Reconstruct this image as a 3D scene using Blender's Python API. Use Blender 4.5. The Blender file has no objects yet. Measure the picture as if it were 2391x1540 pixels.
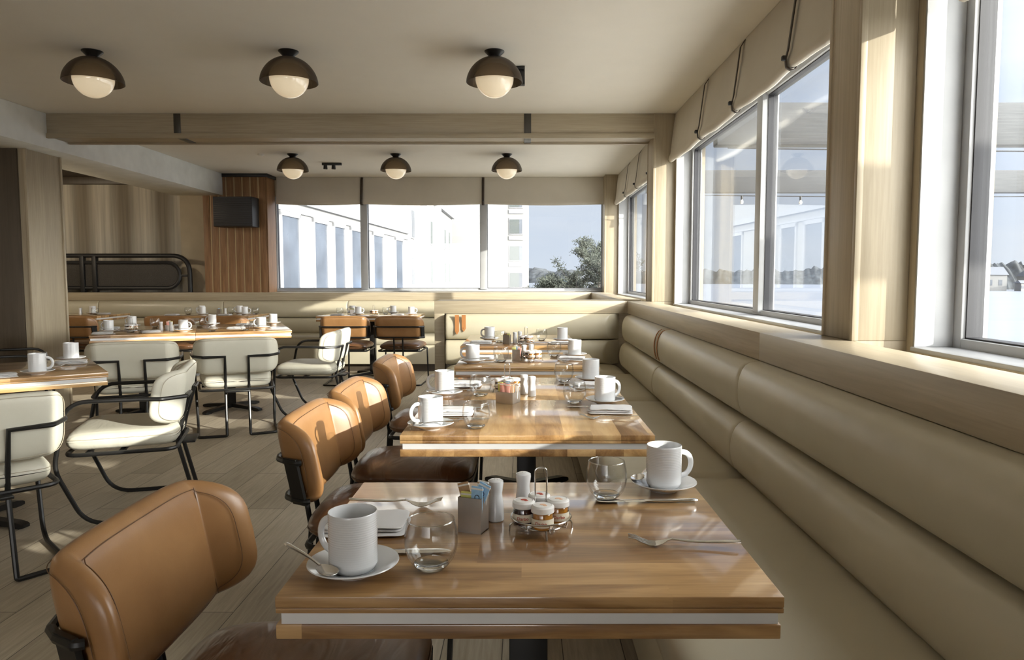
import bpy, bmesh, math, random
from mathutils import Vector, Matrix, noise
R = math.radians
PI = math.pi
rnd = random.Random(7)
sc = bpy.context.scene
C = sc.collection

# ------------------------------------------------------------------ camera
cam_d = bpy.data.cameras.new('camera'); cam = bpy.data.objects.new('camera', cam_d); C.objects.link(cam)
cam.location = (0, 0, 1.235); cam.rotation_euler = (R(90 - 4.205), 0, 0)
cam_d.sensor_width = 36; cam_d.lens = 36 * 1700 / 2391; cam_d.shift_x = -26.5 / 2391
cam_d.clip_start = 0.05; cam_d.clip_end = 3000
sc.camera = cam
# ------------------------------------------------------------------ view and sampling
sc.view_settings.view_transform = 'Standard'; sc.view_settings.look = 'None'
sc.view_settings.gamma = 1; sc.view_settings.exposure = 0.36
sc.view_settings.use_curve_mapping = False
cy = sc.cycles
cy.use_denoising = True; cy.max_bounces = 9; cy.diffuse_bounces = 5; cy.glossy_bounces = 3
cy.transmission_bounces = 6; cy.transparent_max_bounces = 20
cy.caustics_reflective = False; cy.caustics_refractive = False
cy.sample_clamp_indirect = 6
# ------------------------------------------------------------------ sun and sky
SUN = Vector((1.0, -0.62, 0.33)).normalized()      # towards the sun
sd = bpy.data.lights.new('sun', 'SUN'); sd.energy = 7.4; sd.angle = R(0.6); sd.color = (1.0, 0.93, 0.82)
so = bpy.data.objects.new('sun', sd); C.objects.link(so)
so.rotation_euler = SUN.to_track_quat('Z', 'Y').to_euler(); so.location = (6, -4, 6)
w = bpy.data.worlds.new('sky'); sc.world = w; w.use_nodes = True
nt = w.node_tree; nt.nodes.clear()
def wn(t, **k):
    n = nt.nodes.new(t)
    for a, b in k.items(): setattr(n, a, b)
    return n
tc = wn('ShaderNodeTexCoord'); sep = wn('ShaderNodeSeparateXYZ')
nt.links.new(tc.outputs['Generated'], sep.inputs[0])
ramp = wn('ShaderNodeValToRGB'); nt.links.new(sep.outputs['Z'], ramp.inputs[0])
e = ramp.color_ramp.elements
e[0].position = 0.0; e[0].color = (0.62, 0.665, 0.745, 1)
e[1].position = 0.9; e[1].color = (0.42, 0.55, 0.86, 1)
x = ramp.color_ramp.elements.new(0.15); x.color = (0.50, 0.575, 0.72, 1)
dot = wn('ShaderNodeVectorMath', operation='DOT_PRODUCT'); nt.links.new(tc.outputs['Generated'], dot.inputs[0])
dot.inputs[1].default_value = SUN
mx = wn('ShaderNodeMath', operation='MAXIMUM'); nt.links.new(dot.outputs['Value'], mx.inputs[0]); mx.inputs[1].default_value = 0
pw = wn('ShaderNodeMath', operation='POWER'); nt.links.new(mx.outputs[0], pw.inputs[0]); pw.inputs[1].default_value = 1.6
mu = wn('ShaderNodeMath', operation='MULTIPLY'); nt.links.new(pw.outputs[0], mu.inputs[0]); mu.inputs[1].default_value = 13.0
# thin high cloud
mp = wn('ShaderNodeMapping'); mp.inputs['Scale'].default_value = (1, 1, 7); nt.links.new(tc.outputs['Generated'], mp.inputs[0])
ns = wn('ShaderNodeTexNoise'); ns.inputs['Scale'].default_value = 2.2; ns.inputs['Detail'].default_value = 5
nt.links.new(mp.outputs[0], ns.inputs['Vector'])
cr = wn('ShaderNodeValToRGB'); nt.links.new(ns.outputs[0], cr.inputs[0])
cr.color_ramp.elements[0].position = .42; cr.color_ramp.elements[0].color = (0, 0, 0, 1)
cr.color_ramp.elements[1].position = .75; cr.color_ramp.elements[1].color = (.7, .7, .7, 1)
mc = wn('ShaderNodeMixRGB'); nt.links.new(cr.outputs[0], mc.inputs[0]); nt.links.new(ramp.outputs[0], mc.inputs[1])
mc.inputs[2].default_value = (.70, .715, .75, 1)
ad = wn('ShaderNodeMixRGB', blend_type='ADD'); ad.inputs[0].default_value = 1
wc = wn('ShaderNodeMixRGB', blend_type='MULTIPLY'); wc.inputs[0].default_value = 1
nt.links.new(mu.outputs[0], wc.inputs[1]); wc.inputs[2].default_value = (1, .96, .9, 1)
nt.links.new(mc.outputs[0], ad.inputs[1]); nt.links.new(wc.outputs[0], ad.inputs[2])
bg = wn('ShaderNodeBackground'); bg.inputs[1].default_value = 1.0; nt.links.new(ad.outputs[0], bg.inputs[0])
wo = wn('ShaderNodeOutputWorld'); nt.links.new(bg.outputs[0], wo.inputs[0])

# ================================================================== materials
class NT:
    def __init__(s, name):
        s.m = bpy.data.materials.new(name); s.m.use_nodes = True
        s.t = s.m.node_tree; s.p = s.t.nodes['Principled BSDF']; s.out = s.t.nodes['Material Output']
    def n(s, t, **k):
        n = s.t.nodes.new(t)
        for a, b in k.items(): setattr(n, a, b)
        return n
    def l(s, a, b): s.t.links.new(a, b)
    def coord(s, scale=(1, 1, 1), rot=(0, 0, 0), rand=False):
        tc = s.n('ShaderNodeTexCoord'); mp = s.n('ShaderNodeMapping')
        mp.inputs['Scale'].default_value = scale; mp.inputs['Rotation'].default_value = rot
        s.l(tc.outputs['Object'], mp.inputs[0])
        if rand:
            oi = s.n('ShaderNodeObjectInfo'); mm = s.n('ShaderNodeMath', operation='MULTIPLY'); mm.inputs[1].default_value = 23.7
            s.l(oi.outputs['Random'], mm.inputs[0]); s.l(mm.outputs[0], mp.inputs['Location'])
        return mp.outputs[0]
    def noise(s, vec, scale, detail=3, rough=.5, dist=0):
        n = s.n('ShaderNodeTexNoise'); n.inputs['Scale'].default_value = scale; n.inputs['Detail'].default_value = detail
        n.inputs['Roughness'].default_value = rough; n.inputs['Distortion'].default_value = dist
        s.l(vec, n.inputs['Vector']); return n.outputs[0]
    def ramp(s, fac, stops):
        r = s.n('ShaderNodeValToRGB'); s.l(fac, r.inputs[0]); el = r.color_ramp.elements
        el[0].position = stops[0][0]; el[0].color = (*stops[0][1], 1)
        el[1].position = stops[-1][0]; el[1].color = (*stops[-1][1], 1)
        for p, c in stops[1:-1]: q = el.new(p); q.color = (*c, 1)
        return r.outputs[0]
    def bump(s, h, strength=.2, dist=.002):
        b = s.n('ShaderNodeBump'); b.inputs['Strength'].default_value = strength; b.inputs['Distance'].default_value = dist
        s.l(h, b.inputs['Height']); s.l(b.outputs[0], s.p.inputs['Normal']); return b
    def mix(s, a, b, fac, mode='MIX'):
        m = s.n('ShaderNodeMixRGB', blend_type=mode)
        for i, v in ((0, fac), (1, a), (2, b)):
            if isinstance(v, (int, float)): m.inputs[i].default_value = v
            elif isinstance(v, tuple): m.inputs[i].default_value = (*v, 1)
            else: s.l(v, m.inputs[i])
        return m.outputs[0]
def flat(name, col, rough=.5, metal=0, coat=0, spec=None, var=.06, scale=6, bump=0):
    k = NT(name); v = k.coord()
    nn = k.noise(v, scale, 3)
    c0 = tuple(max(0, c * (1 - var)) for c in col); c1 = tuple(min(1, c * (1 + var)) for c in col)
    k.l(k.ramp(nn, [(.3, c0), (.7, c1)]), k.p.inputs['Base Color'])
    k.p.inputs['Roughness'].default_value = rough; k.p.inputs['Metallic'].default_value = metal
    k.p.inputs['Coat Weight'].default_value = coat; k.p.inputs['Coat Roughness'].default_value = .1
    if spec is not None: k.p.inputs['Specular IOR Level'].default_value = spec
    if bump: k.bump(k.noise(v, scale * 20, 4), bump, .001)
    return k.m
def veneer(name, axis, dark, light, rough=.45):
    """straight pale grain running along axis"""
    k = NT(name); s = [14, 14, 14]; s[axis] = .5
    v = k.coord(tuple(s)); a = k.noise(v, 6, 6, .6); b = k.noise(k.coord(tuple(q * .25 for q in s)), 3, 3)
    c = k.ramp(a, [(.3, dark), (.7, light)])
    c2 = k.mix(c, tuple(q * .86 for q in dark), k.ramp(b, [(.45, (0, 0, 0)), (.75, (.45, .45, .45))]))
    k.l(c2, k.p.inputs['Base Color']); k.p.inputs['Roughness'].default_value = rough
    k.bump(a, .08, .0006); return k.m
def walnut(name, axis, width=.1, tones=None, rand=True):
    """staves along axis with different tones and figure"""
    k = NT(name); tones = tones or [(.10, .045, .016), (.25, .13, .048), (.43, .25, .10), (.60, .39, .18)]
    v = k.coord(rand=rand); sp = k.n('ShaderNodeSeparateXYZ'); k.l(v, sp.inputs[0])
    cross = sp.outputs[1 - axis]
    dv = k.n('ShaderNodeMath', operation='DIVIDE'); k.l(cross, dv.inputs[0]); dv.inputs[1].default_value = width
    fl = k.n('ShaderNodeMath', operation='FLOOR'); k.l(dv.outputs[0], fl.inputs[0])
    along = k.n('ShaderNodeMath', operation='MULTIPLY_ADD'); k.l(sp.outputs[axis], along.inputs[0]); along.inputs[1].default_value = 1.1
    wn0 = k.n('ShaderNodeTexWhiteNoise', noise_dimensions='1D'); k.l(fl.outputs[0], wn0.inputs['W']); k.l(wn0.outputs['Value'], along.inputs[2])
    fl2 = k.n('ShaderNodeMath', operation='FLOOR'); k.l(along.outputs[0], fl2.inputs[0])
    cmb = k.n('ShaderNodeCombineXYZ'); k.l(fl.outputs[0], cmb.inputs[0]); k.l(fl2.outputs[0], cmb.inputs[1])
    wn = k.n('ShaderNodeTexWhiteNoise', noise_dimensions='2D'); k.l(cmb.outputs[0], wn.inputs['Vector'])
    # grain
    off = k.n('ShaderNodeVectorMath', operation='ADD'); k.l(v, off.inputs[0])
    sc3 = k.n('ShaderNodeVectorMath', operation='SCALE'); k.l(wn.outputs['Color'], sc3.inputs[0]); sc3.inputs['Scale'].default_value = 9
    k.l(sc3.outputs[0], off.inputs[1])
    st = k.n('ShaderNodeVectorMath', operation='MULTIPLY'); k.l(off.outputs[0], st.inputs[0])
    q = [9, 9, 9]; q[axis] = 1.3; st.inputs[1].default_value = q
    g1 = k.noise(st.outputs[0], 1.6, 5, .55, 1.2)
    st2 = k.n('ShaderNodeVectorMath', operation='MULTIPLY'); k.l(off.outputs[0], st2.inputs[0])
    q = [70, 70, 70]; q[axis] = 3; st2.inputs[1].default_value = q
    g2 = k.noise(st2.outputs[0], 3, 4, .6)
    f = k.n('ShaderNodeMath', operation='MULTIPLY_ADD'); k.l(wn.outputs['Value'], f.inputs[0]); f.inputs[1].default_value = .42; 
    g1m = k.n('ShaderNodeMath', operation='MULTIPLY_ADD'); k.l(g1, g1m.inputs[0]); g1m.inputs[1].default_value = .95; g1m.inputs[2].default_value = -.22
    k.l(g1m.outputs[0], f.inputs[2])
    f2 = k.n('ShaderNodeMath', operation='MULTIPLY_ADD'); k.l(g2, f2.inputs[0]); f2.inputs[1].default_value = .22; k.l(f.outputs[0], f2.inputs[2])
    c = k.ramp(f2.outputs[0], [(.16, tones[0]), (.40, tones[1]), (.60, tones[2]), (.86, tones[3])])
    k.l(c, k.p.inputs['Base Color']); k.p.inputs['Roughness'].default_value = .3
    k.p.inputs['Coat Weight'].default_value = 1; k.p.inputs['Coat Roughness'].default_value = .09
    k.bump(g2, .05, .0005); return k.m
def leather(name, c0, c1, rough=.38, wrinkle=0, var_scale=5, coat=.15):
    k = NT(name); v = k.coord(rand=True)
    a = k.noise(v, var_scale, 5, .6, .4); k.l(k.ramp(a, [(.3, c0), (.72, c1)]), k.p.inputs['Base Color'])
    k.p.inputs['Roughness'].default_value = rough; k.p.inputs['Coat Weight'].default_value = coat; k.p.inputs['Coat Roughness'].default_value = .25
    fine = k.n('ShaderNodeTexVoronoi'); fine.inputs['Scale'].default_value = 420; k.l(v, fine.inputs['Vector'])
    b = k.bump(fine.outputs['Distance'], .1, .0006)
    if wrinkle:
        w1 = k.noise(k.coord((2.2, 7, 3), rand=True), 2.0, 2, .45, 1.6)
        b2 = k.n('ShaderNodeBump'); b2.inputs['Strength'].default_value = wrinkle; b2.inputs['Distance'].default_value = .02
        k.l(w1, b2.inputs['Height']); k.l(b2.outputs[0], b.inputs['Normal'])
    return k.m
def glasslike(name, tint=(1, 1, 1), rough=0.0, ior=1.45, edge=.55, boost=0):
    """thin clear glass: transparent with a fresnel reflection, darker where seen edge on"""
    k = NT(name); k.t.nodes.remove(k.p)
    tr = k.n('ShaderNodeBsdfTransparent'); gl = k.n('ShaderNodeBsdfGlossy'); gl.inputs['Roughness'].default_value = rough
    lw = k.n('ShaderNodeLayerWeight'); lw.inputs['Blend'].default_value = .5
    nz = k.noise(k.coord(), 30, 2)
    pe = k.n('ShaderNodeMath', operation='POWER'); k.l(lw.outputs['Facing'], pe.inputs[0]); pe.inputs[1].default_value = 3
    c = k.mix(tint, tuple(q * edge for q in tint), pe.outputs[0])
    k.l(k.mix(c, (1, 1, 1), k.ramp(nz, [(0, (.0, .0, .0)), (1, (.04, .04, .04))])), tr.inputs[0])
    lf = k.n('ShaderNodeLayerWeight'); lf.inputs['Blend'].default_value = .5; p5 = k.n('ShaderNodeMath', operation='POWER'); k.l(lf.outputs['Facing'], p5.inputs[0]); p5.inputs[1].default_value = 5
    fr = k.n('ShaderNodeMath', operation='MULTIPLY_ADD'); k.l(p5.outputs[0], fr.inputs[0]); fr.inputs[1].default_value = .9; fr.inputs[2].default_value = ((ior - 1) / (ior + 1)) ** 2
    mxx = k.n('ShaderNodeMixShader'); 
    ad2 = k.n('ShaderNodeMath', operation='ADD'); k.l(fr.outputs[0], ad2.inputs[0]); ad2.inputs[1].default_value = boost
    k.l(ad2.outputs[0], mxx.inputs[0]); k.l(tr.outputs[0], mxx.inputs[1]); k.l(gl.outputs[0], mxx.inputs[2])
    k.l(mxx.outputs[0], k.out.inputs[0]); return k.m

M = {}
M['paint'] = flat('ceiling paint', (.80, .77, .70), .85, var=.01, bump=.02)
M['soffit'] = flat('soffit paint', (.80, .82, .79), .8)
M['shadepaint'] = flat('ceiling shade colour', (.07, .055, .04), .8)  # the left ceiling's shade is put into this dark colour
M['wallbeige'] = flat('beige wall paint', (.50, .43, .31), .8)
M['ven_x'] = veneer('pale oak veneer along x', 0, (.345, .288, .20), (.445, .38, .275))
M['ven_y'] = veneer('pale oak veneer along y', 1, (.345, .288, .20), (.445, .38, .275), .36)
M['ven_z'] = veneer('pale oak veneer upright', 2, (.345, .288, .20), (.445, .38, .275))
M['ven_dark_shade'] = veneer('brown veneer and pillar shade', 2, (.062, .046, .031), (.085, .066, .046))  # brown on trim and plinth; on the pillar front it stands for shade
M['bench'] = leather('cream bench leather', (.46, .415, .305), (.50, .455, .34), .36, 0, 3, .1)
M['cream'] = leather('ivory chair leather', (.56, .54, .45), (.62, .60, .51), .45, 0, 4, .05)
M['creamseat'] = leather('ivory seat leather', (.54, .52, .43), (.60, .58, .49), .45, .12, 4, .05)
M['tan'] = leather('tan leather', (.26, .128, .047), (.34, .18, .072), .36, 0, 6, .2)
M['brownseat'] = leather('brown seat leather', (.10, .047, .022), (.17, .083, .04), .28, .42, 4, .3)
M['seam'] = flat('dark seam', (.13, .065, .027), .5)
M['seam_c'] = flat('cream seam', (.42, .37, .27), .6)
M['strap'] = flat('tan strap leather', (.36, .15, .045), .5)
M['blackmetal'] = flat('black powder coated steel', (.011, .0105, .010), .36, 0, 0, .35)
M['blindstrap'] = flat('dark brown strap', (.035, .022, .014), .5)
M['black'] = flat('black', (.012, .012, .013), .5)
M['linen'] = flat('natural linen', (.56, .52, .445), .9, var=.04, scale=3, bump=.3)
M['wal_x'] = walnut('walnut staves across', 0, .085)
M['wal_y'] = walnut('walnut staves lengthwise', 1, .085)
M['strip'] = flat('brushed aluminium strip', (.72, .72, .72), .38, .35)
M['porc'] = flat('white porcelain', (.64, .65, .66), .18, 0, .6, var=.01)
M['steel'] = flat('polished cutlery steel', (.86, .85, .83), .2, 1, var=.03)
M['brushed'] = flat('brushed steel', (.47, .435, .395), .34, 1, var=.12, scale=18)
M['wire'] = flat('chrome wire', (.65, .64, .62), .15, 1)
M['napkin'] = flat('white cotton napkin', (.64, .635, .64), .9, var=.02, bump=.2)
M['glass'] = glasslike('clear drinking glass', (.985, .99, .99), edge=.86)
M['pane'] = glasslike('window glass', (.96, .98, .985), edge=.9, ior=1.5)
k = NT('solid glass'); k.p.inputs['Base Color'].default_value = (.97, .98, .98, 1); k.p.inputs['Transmission Weight'].default_value = 1
k.p.inputs['Roughness'].default_value = .02; k.p.inputs['IOR'].default_value = 1.45; k.bump(k.noise(k.coord(), 40, 2), .02, .0005); M['solidglass'] = k.m
M['winwhite'] = flat('white window paint', (.42, .428, .44), .4)
M['gasket'] = flat('black gasket', (.02, .02, .025), .6)
M['greymetal'] = flat('grey bronze plate', (.075, .068, .058), .4, .5)
M['deckwhite'] = flat('pale terrace paving', (.74, .73, .70), .9)
M['hoteltrim'] = flat('hotel trim paint', (.24, .242, .25), .7)
M['hotel'] = flat('white render', (.215, .213, .207), .9, var=.015)
M['hotelglass'] = flat('blue grey window glass', (.062, .072, .09), .2, 0, .4, var=.25, scale=1)
M['curtainout'] = flat('window curtain', (.07, .08, .078), .8, var=.2, scale=9)
M['roofgrey'] = flat('grey roof', (.12, .13, .15), .8)
M['greywood'] = veneer('weathered grey timber', 0, (.058, .060, .064), (.092, .095, .10), .8)
M['pine'] = flat('pine needles', (.04, .046, .034), .8, var=.35, scale=2)
M['bark'] = flat('bark', (.20, .17, .15), .9, var=.3)
M['land'] = flat('hazy wooded shore', (.04, .045, .05), .9, var=.5, scale=.35)
M['blue'] = flat('blue sheet', (.10, .32, .70), .6)
M['bulb'] = flat('clear bulb', (.5, .5, .5), .1, 0, .5)
M['lid'] = flat('white jar lid', (.78, .77, .75), .3)
M['label'] = flat('cream paper label', (.74, .68, .54), .6, var=.08, scale=60)
M['jam'] = flat('dark berry jam', (.035, .008, .008), .15, 0, .6)
M['honey'] = flat('amber preserve', (.42, .17, .02), .15, 0, .6)
M['red'] = flat('red print', (.45, .07, .04), .6)
M['darkprint'] = flat('dark print', (.05, .06, .10), .6)
M['p_yellow'] = flat('yellow paper', (.62, .60, .16), .6, var=.1, scale=80)
M['p_pink'] = flat('pink paper', (.72, .34, .28), .6, var=.1, scale=80)
M['p_blue'] = flat('light blue paper', (.30, .52, .74), .6, var=.1, scale=80)
M['p_brown'] = flat('brown paper', (.40, .24, .12), .6, var=.15, scale=80)
M['p_white'] = flat('white paper', (.75, .73, .68), .6, var=.05, scale=80)
M['p_orange'] = flat('peach paper', (.75, .48, .32), .6, var=.1, scale=80)
# opal globe with a lamp inside
k = NT('opal globe glass'); k.l(k.ramp(k.noise(k.coord(), 4, 2), [(.3, (.83, .76, .62)), (.7, (.87, .80, .67))]), k.p.inputs['Base Color'])
k.p.inputs['Roughness'].default_value = .12; k.p.inputs['Coat Weight'].default_value = .5
k.p.inputs['Emission Color'].default_value = (1, .80, .52, 1); k.p.inputs['Emission Strength'].default_value = .33; M['globe'] = k.m
# smoked mesh lamp shade
k = NT('smoked bronze shade'); k.p.inputs['Base Color'].default_value = (.055, .038, .024, 1); k.p.inputs['Roughness'].default_value = .45
tr = k.n('ShaderNodeBsdfTransparent'); tr.inputs[0].default_value = (.9, .8, .65, 1); mm = k.n('ShaderNodeMixShader')
lw = k.n('ShaderNodeLayerWeight'); lw.inputs[0].default_value = .5
k.l(k.ramp(lw.outputs['Facing'], [(0, (.60, .60, .60)), (1, (.97, .97, .97))]), mm.inputs[0])
k.l(tr.outputs[0], mm.inputs[1]); k.l(k.p.outputs[0], mm.inputs[2]); k.l(mm.outputs[0], k.out.inputs[0]); M['shade'] = k.m
k = NT('spot lamp face'); k.p.inputs['Emission Color'].default_value = (1, .8, .55, 1); k.p.inputs['Emission Strength'].default_value = 6
k.l(k.ramp(k.noise(k.coord(), 20, 1), [(0, (.7, .7, .6)), (1, (.9, .9, .8))]), k.p.inputs['Base Color']); M['spot'] = k.m
# floor boards along y
k = NT('pale grey oak boards'); tcn = k.coord(); br = k.n('ShaderNodeTexBrick'); mp2 = k.n('ShaderNodeMapping'); mp2.inputs['Rotation'].default_value = (0, 0, R(90)); mp2.inputs['Location'].default_value = (0, .07, 0)
k.l(tcn, mp2.inputs[0]); k.l(mp2.outputs[0], br.inputs['Vector']); br.offset = .37; br.offset_frequency = 2
for a, b in (('Scale', 1), ('Mortar Size', .0016), ('Mortar Smooth', .1), ('Bias', 0), ('Brick Width', 1.9), ('Row Height', .2)): br.inputs[a].default_value = b
br.inputs['Color1'].default_value = (.345, .295, .22, 1); br.inputs['Color2'].default_value = (.48, .42, .325, 1); br.inputs['Mortar'].default_value = (.05, .04, .03, 1)
g = k.noise(k.coord((22, 1.4, 1)), 3, 6, .6, .5); 
c = k.mix(br.outputs['Color'], k.ramp(g, [(.3, (.70, .67, .62)), (.7, (1.12, 1.12, 1.12))]), .8, 'MULTIPLY')
k.l(c, k.p.inputs['Base Color']); k.p.inputs['Roughness'].default_value = .42; k.p.inputs['Specular IOR Level'].default_value = .4; k.bump(br.outputs['Fac'], .3, -.002); M['floor'] = k.m
# knotty pine cladding
k = NT('knotty pine cladding'); g = k.noise(k.coord((30, 30, 1.6)), 2, 5, .6, .8); c = k.ramp(g, [(.3, (.17, .085, .035)), (.7, (.29, .155, .07))])
v = k.n('ShaderNodeTexVoronoi'); v.inputs['Scale'].default_value = 1.6; k.l(k.coord((3, 3, 1)), v.inputs['Vector'])
k.l(k.mix(c, (.05, .02, .01), k.ramp(v.outputs['Distance'], [(.03, (1, 1, 1)), (.09, (0, 0, 0))])), k.p.inputs['Base Color']); k.p.inputs['Roughness'].default_value = .5; M['pinewood'] = k.m
M['batten'] = flat('pale batten', (.48, .36, .20), .5)
# ribbed glass screen
k = NT('ribbed screen'); wv = k.n('ShaderNodeTexWave', bands_direction='X'); wv.inputs['Scale'].default_value = .55; wv.inputs['Distortion'].default_value = 1.5; wv.inputs['Detail'].default_value = 3
k.l(k.coord((1, 1, .05)), wv.inputs['Vector']); n2 = k.noise(k.coord((7, 1, .2)), 3, 5, .6)
c = k.mix(k.ramp(wv.outputs[0], [(.1, (.30, .26, .20)), (.9, (.66, .62, .53))]), k.ramp(n2, [(.3, (.5, .5, .5)), (.7, (1.1, 1.1, 1.1))]), .7, 'MULTIPLY')
k.l(c, k.p.inputs['Base Color']); k.p.inputs['Roughness'].default_value = .75; M['screen'] = k.m
# woven cane mesh
k = NT('woven black mesh'); k.p.inputs['Base Color'].default_value = (.05, .045, .04, 1); ch = k.n('ShaderNodeTexChecker'); ch.inputs['Scale'].default_value = 130
k.l(k.coord(), ch.inputs['Vector']); tr = k.n('ShaderNodeBsdfTransparent'); mm = k.n('ShaderNodeMixShader'); mt = k.n('ShaderNodeMath', operation='MULTIPLY_ADD'); mt.inputs[1].default_value = .4; mt.inputs[2].default_value = .6
k.l(ch.outputs['Fac'], mt.inputs[0]); k.l(mt.outputs[0], mm.inputs[0]); k.l(tr.outputs[0], mm.inputs[1]); k.l(k.p.outputs[0], mm.inputs[2]); k.l(mm.outputs[0], k.out.inputs[0]); M['mesh'] = k.m
# calm pale sea
k = NT('calm pale sea'); v = k.coord((.02, .1, 1)); k.l(k.ramp(k.noise(v, 2, 5), [(.3, (.165, .185, .225)), (.7, (.20, .215, .25))]), k.p.inputs['Base Color']); k.p.inputs['Roughness'].default_value = .35
k.bump(k.noise(k.coord((1, 3, 1)), .8, 4), .3, .05); M['sea'] = k.m

# ================================================================== geometry helpers
class MB:
    """collects shapes, then links them as ONE mesh object"""
    def __init__(s): s.v = []; s.f = []; s.mi = []; s.cur = 0
    def add(s, vs, fs):
        o = len(s.v); s.v += [tuple(q) for q in vs]; s.f += [tuple(i + o for i in f) for f in fs]; s.mi += [s.cur] * len(fs); return s
    def box(s, x0, x1, y0, y1, z0, z1, bev=0, seg=2, mat=None):
        bm = bmesh.new(); bmesh.ops.create_cube(bm, size=1)
        for v in bm.verts: v.co = Vector(((x0 + x1) / 2 + v.co.x * (x1 - x0), (y0 + y1) / 2 + v.co.y * (y1 - y0), (z0 + z1) / 2 + v.co.z * (z1 - z0)))
        if bev: bmesh.ops.bevel(bm, geom=bm.edges[:], offset=min(bev, .45 * min(abs(x1 - x0), abs(y1 - y0), abs(z1 - z0))), segments=seg, affect='EDGES', profile=.5)
        bm.verts.ensure_lookup_table()
        for i, v in enumerate(bm.verts): v.index = i
        vs = [(mat @ v.co) if mat else v.co.copy() for v in bm.verts]; fs = [[v.index for v in f.verts] for f in bm.faces]
        bm.free(); return s.add(vs, fs)
    def lathe(s, prof, n=32, c=(0, 0, 0), closed=False, sx=1, sy=1, mat=None):
        vs = []; fs = []; m = len(prof)
        for i in range(n):
            a = 2 * PI * i / n
            for r, z in prof:
                p = Vector((c[0] + r * math.cos(a) * sx, c[1] + r * math.sin(a) * sy, c[2] + z)); vs.append(mat @ p if mat else p)
        for i in range(n):
            j = (i + 1) % n
            for q in range(m - 1 + (1 if closed else 0)):
                p = (q + 1) % m
                if prof[q][0] < 1e-6 and prof[p][0] < 1e-6: continue
                if prof[q][0] < 1e-6: fs.append((i * m + q, j * m + p, i * m + p))
                elif prof[p][0] < 1e-6: fs.append((i * m + q, j * m + q, i * m + p))
                else: fs.append((i * m + q, j * m + q, j * m + p, i * m + p))
        return s.add(vs, fs)
    def tube(s, pts, r, n=8, closed=False, flatx=1.0, radii=None, caps=True):
        pts = [Vector(p) for p in pts]; m = len(pts); vs = []; fs = []
        T = []
        for i in range(m):
            a = pts[(i - 1) % m] if (closed or i) else pts[0]; b = pts[(i + 1) % m] if (closed or i < m - 1) else pts[-1]
            T.append((b - a).normalized())
        u = T[0].orthogonal().normalized()
        if abs(T[0].z) < .9: u = T[0].cross(Vector((0, 0, 1))).normalized()
        for i in range(m):
            u = (u - T[i] * u.dot(T[i])).normalized(); w_ = T[i].cross(u)
            rr = radii[i] if radii else r
            for k in range(n):
                a = 2 * PI * k / n; vs.append(pts[i] + u * math.cos(a) * rr + w_ * math.sin(a) * rr * flatx)
        for i in range(m if closed else m - 1):
            j = (i + 1) % m
            for k in range(n): l = (k + 1) % n; fs.append((i * n + k, i * n + l, j * n + l, j * n + k))
        if not closed and caps: fs.append(tuple(range(n - 1, -1, -1))); fs.append(tuple((m - 1) * n + k for k in range(n)))
        return s.add(vs, fs)
    def extrude(s, poly, a, b, axis='y', close=True):
        """poly: (p,q) outline, extruded along axis from a to b"""
        def P(p, q, t): return {'x': (t, p, q), 'y': (p, t, q), 'z': (p, q, t)}[axis]
        n = len(poly); vs = [P(p, q, a) for p, q in poly] + [P(p, q, b) for p, q in poly]
        fs = [(i, (i + 1) % n, n + (i + 1) % n, n + i) for i in range(n if close else n - 1)]
        if close: fs += [tuple(range(n - 1, -1, -1)), tuple(range(n, 2 * n))]
        return s.add(vs, fs)
    def pad(s, a, b, T, n=5, bend=None, p=8, folds=(), nu=26, nv=14, crown=0):
        """cushion: rounded rectangle outline a x b, thickness T, pillow edges; bend maps (s,t,h) to space"""
        us = set()
        for i in range(nu + 1):
            q = math.sin(PI / 2 * (2 * i / nu - 1)); us.add(round(a * (0.45 * q + .55 * (2 * i / nu - 1)), 5))
        for q in (.9, .95, .98, .993, 1.0): us.add(round(a * q, 5)); us.add(round(-a * q, 5))
        for q in folds:
            for d in (-.012, -.004, .004, .012): us.add(round(q + d, 5)); us.add(round(-q + d, 5))
        us = sorted(us); vs = []; fs = []; m = nv + 1
        bend = bend or (lambda x, y, h: (x, y, h))
        for side in (1, -1):
            for u in us:
                B = b * max(0, 1 - abs(u / a) ** n) ** (1 / n)
                for j in range(m):
                    t = B * math.sin(PI / 2 * (2 * j / nv - 1)) if B > 0 else 0
                    rho = (abs(u / a) ** n + abs(t / b) ** n) ** (1 / n)
                    h = T / 2 * max(0, 1 - min(1, rho) ** p) ** .5 + crown * (1 - (u / a) ** 2) * (1 - (t / b) ** 2) * (1 if side > 0 else 0)
                    vs.append(bend(u, t, side * h))
        k = len(us) * m
        for sd_ in (0, 1):
            for i in range(len(us) - 1):
                for j in range(nv):
                    q = (sd_ * k + i * m + j, sd_ * k + (i + 1) * m + j, sd_ * k + (i + 1) * m + j + 1, sd_ * k + i * m + j + 1)
                    fs.append(q if sd_ == 0 else q[::-1])
        return s.add(vs, fs)
    def build(s, name, mats, parent=None, sharp=38, merge=True):
        bm = bmesh.new(); bv = [bm.verts.new(v) for v in s.v]
        for f, mi in zip(s.f, s.mi):
            if len(set(f)) < 3: continue
            try: q = bm.faces.new([bv[i] for i in f]); q.material_index = mi; q.smooth = True
            except ValueError: pass
        if merge: bmesh.ops.remove_doubles(bm, verts=bm.verts, dist=1e-5)
        bmesh.ops.dissolve_degenerate(bm, dist=1e-6, edges=bm.edges)
        bmesh.ops.recalc_face_normals(bm, faces=bm.faces)
        for e_ in bm.edges:
            if len(e_.link_faces) == 2 and e_.calc_face_angle(0) > R(sharp): e_.smooth = False
        me = bpy.data.meshes.new(name); bm.to_mesh(me); bm.free()
        for q in (mats if isinstance(mats, (list, tuple)) else [mats]): me.materials.append(q)
        return link(name, me, parent)
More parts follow.
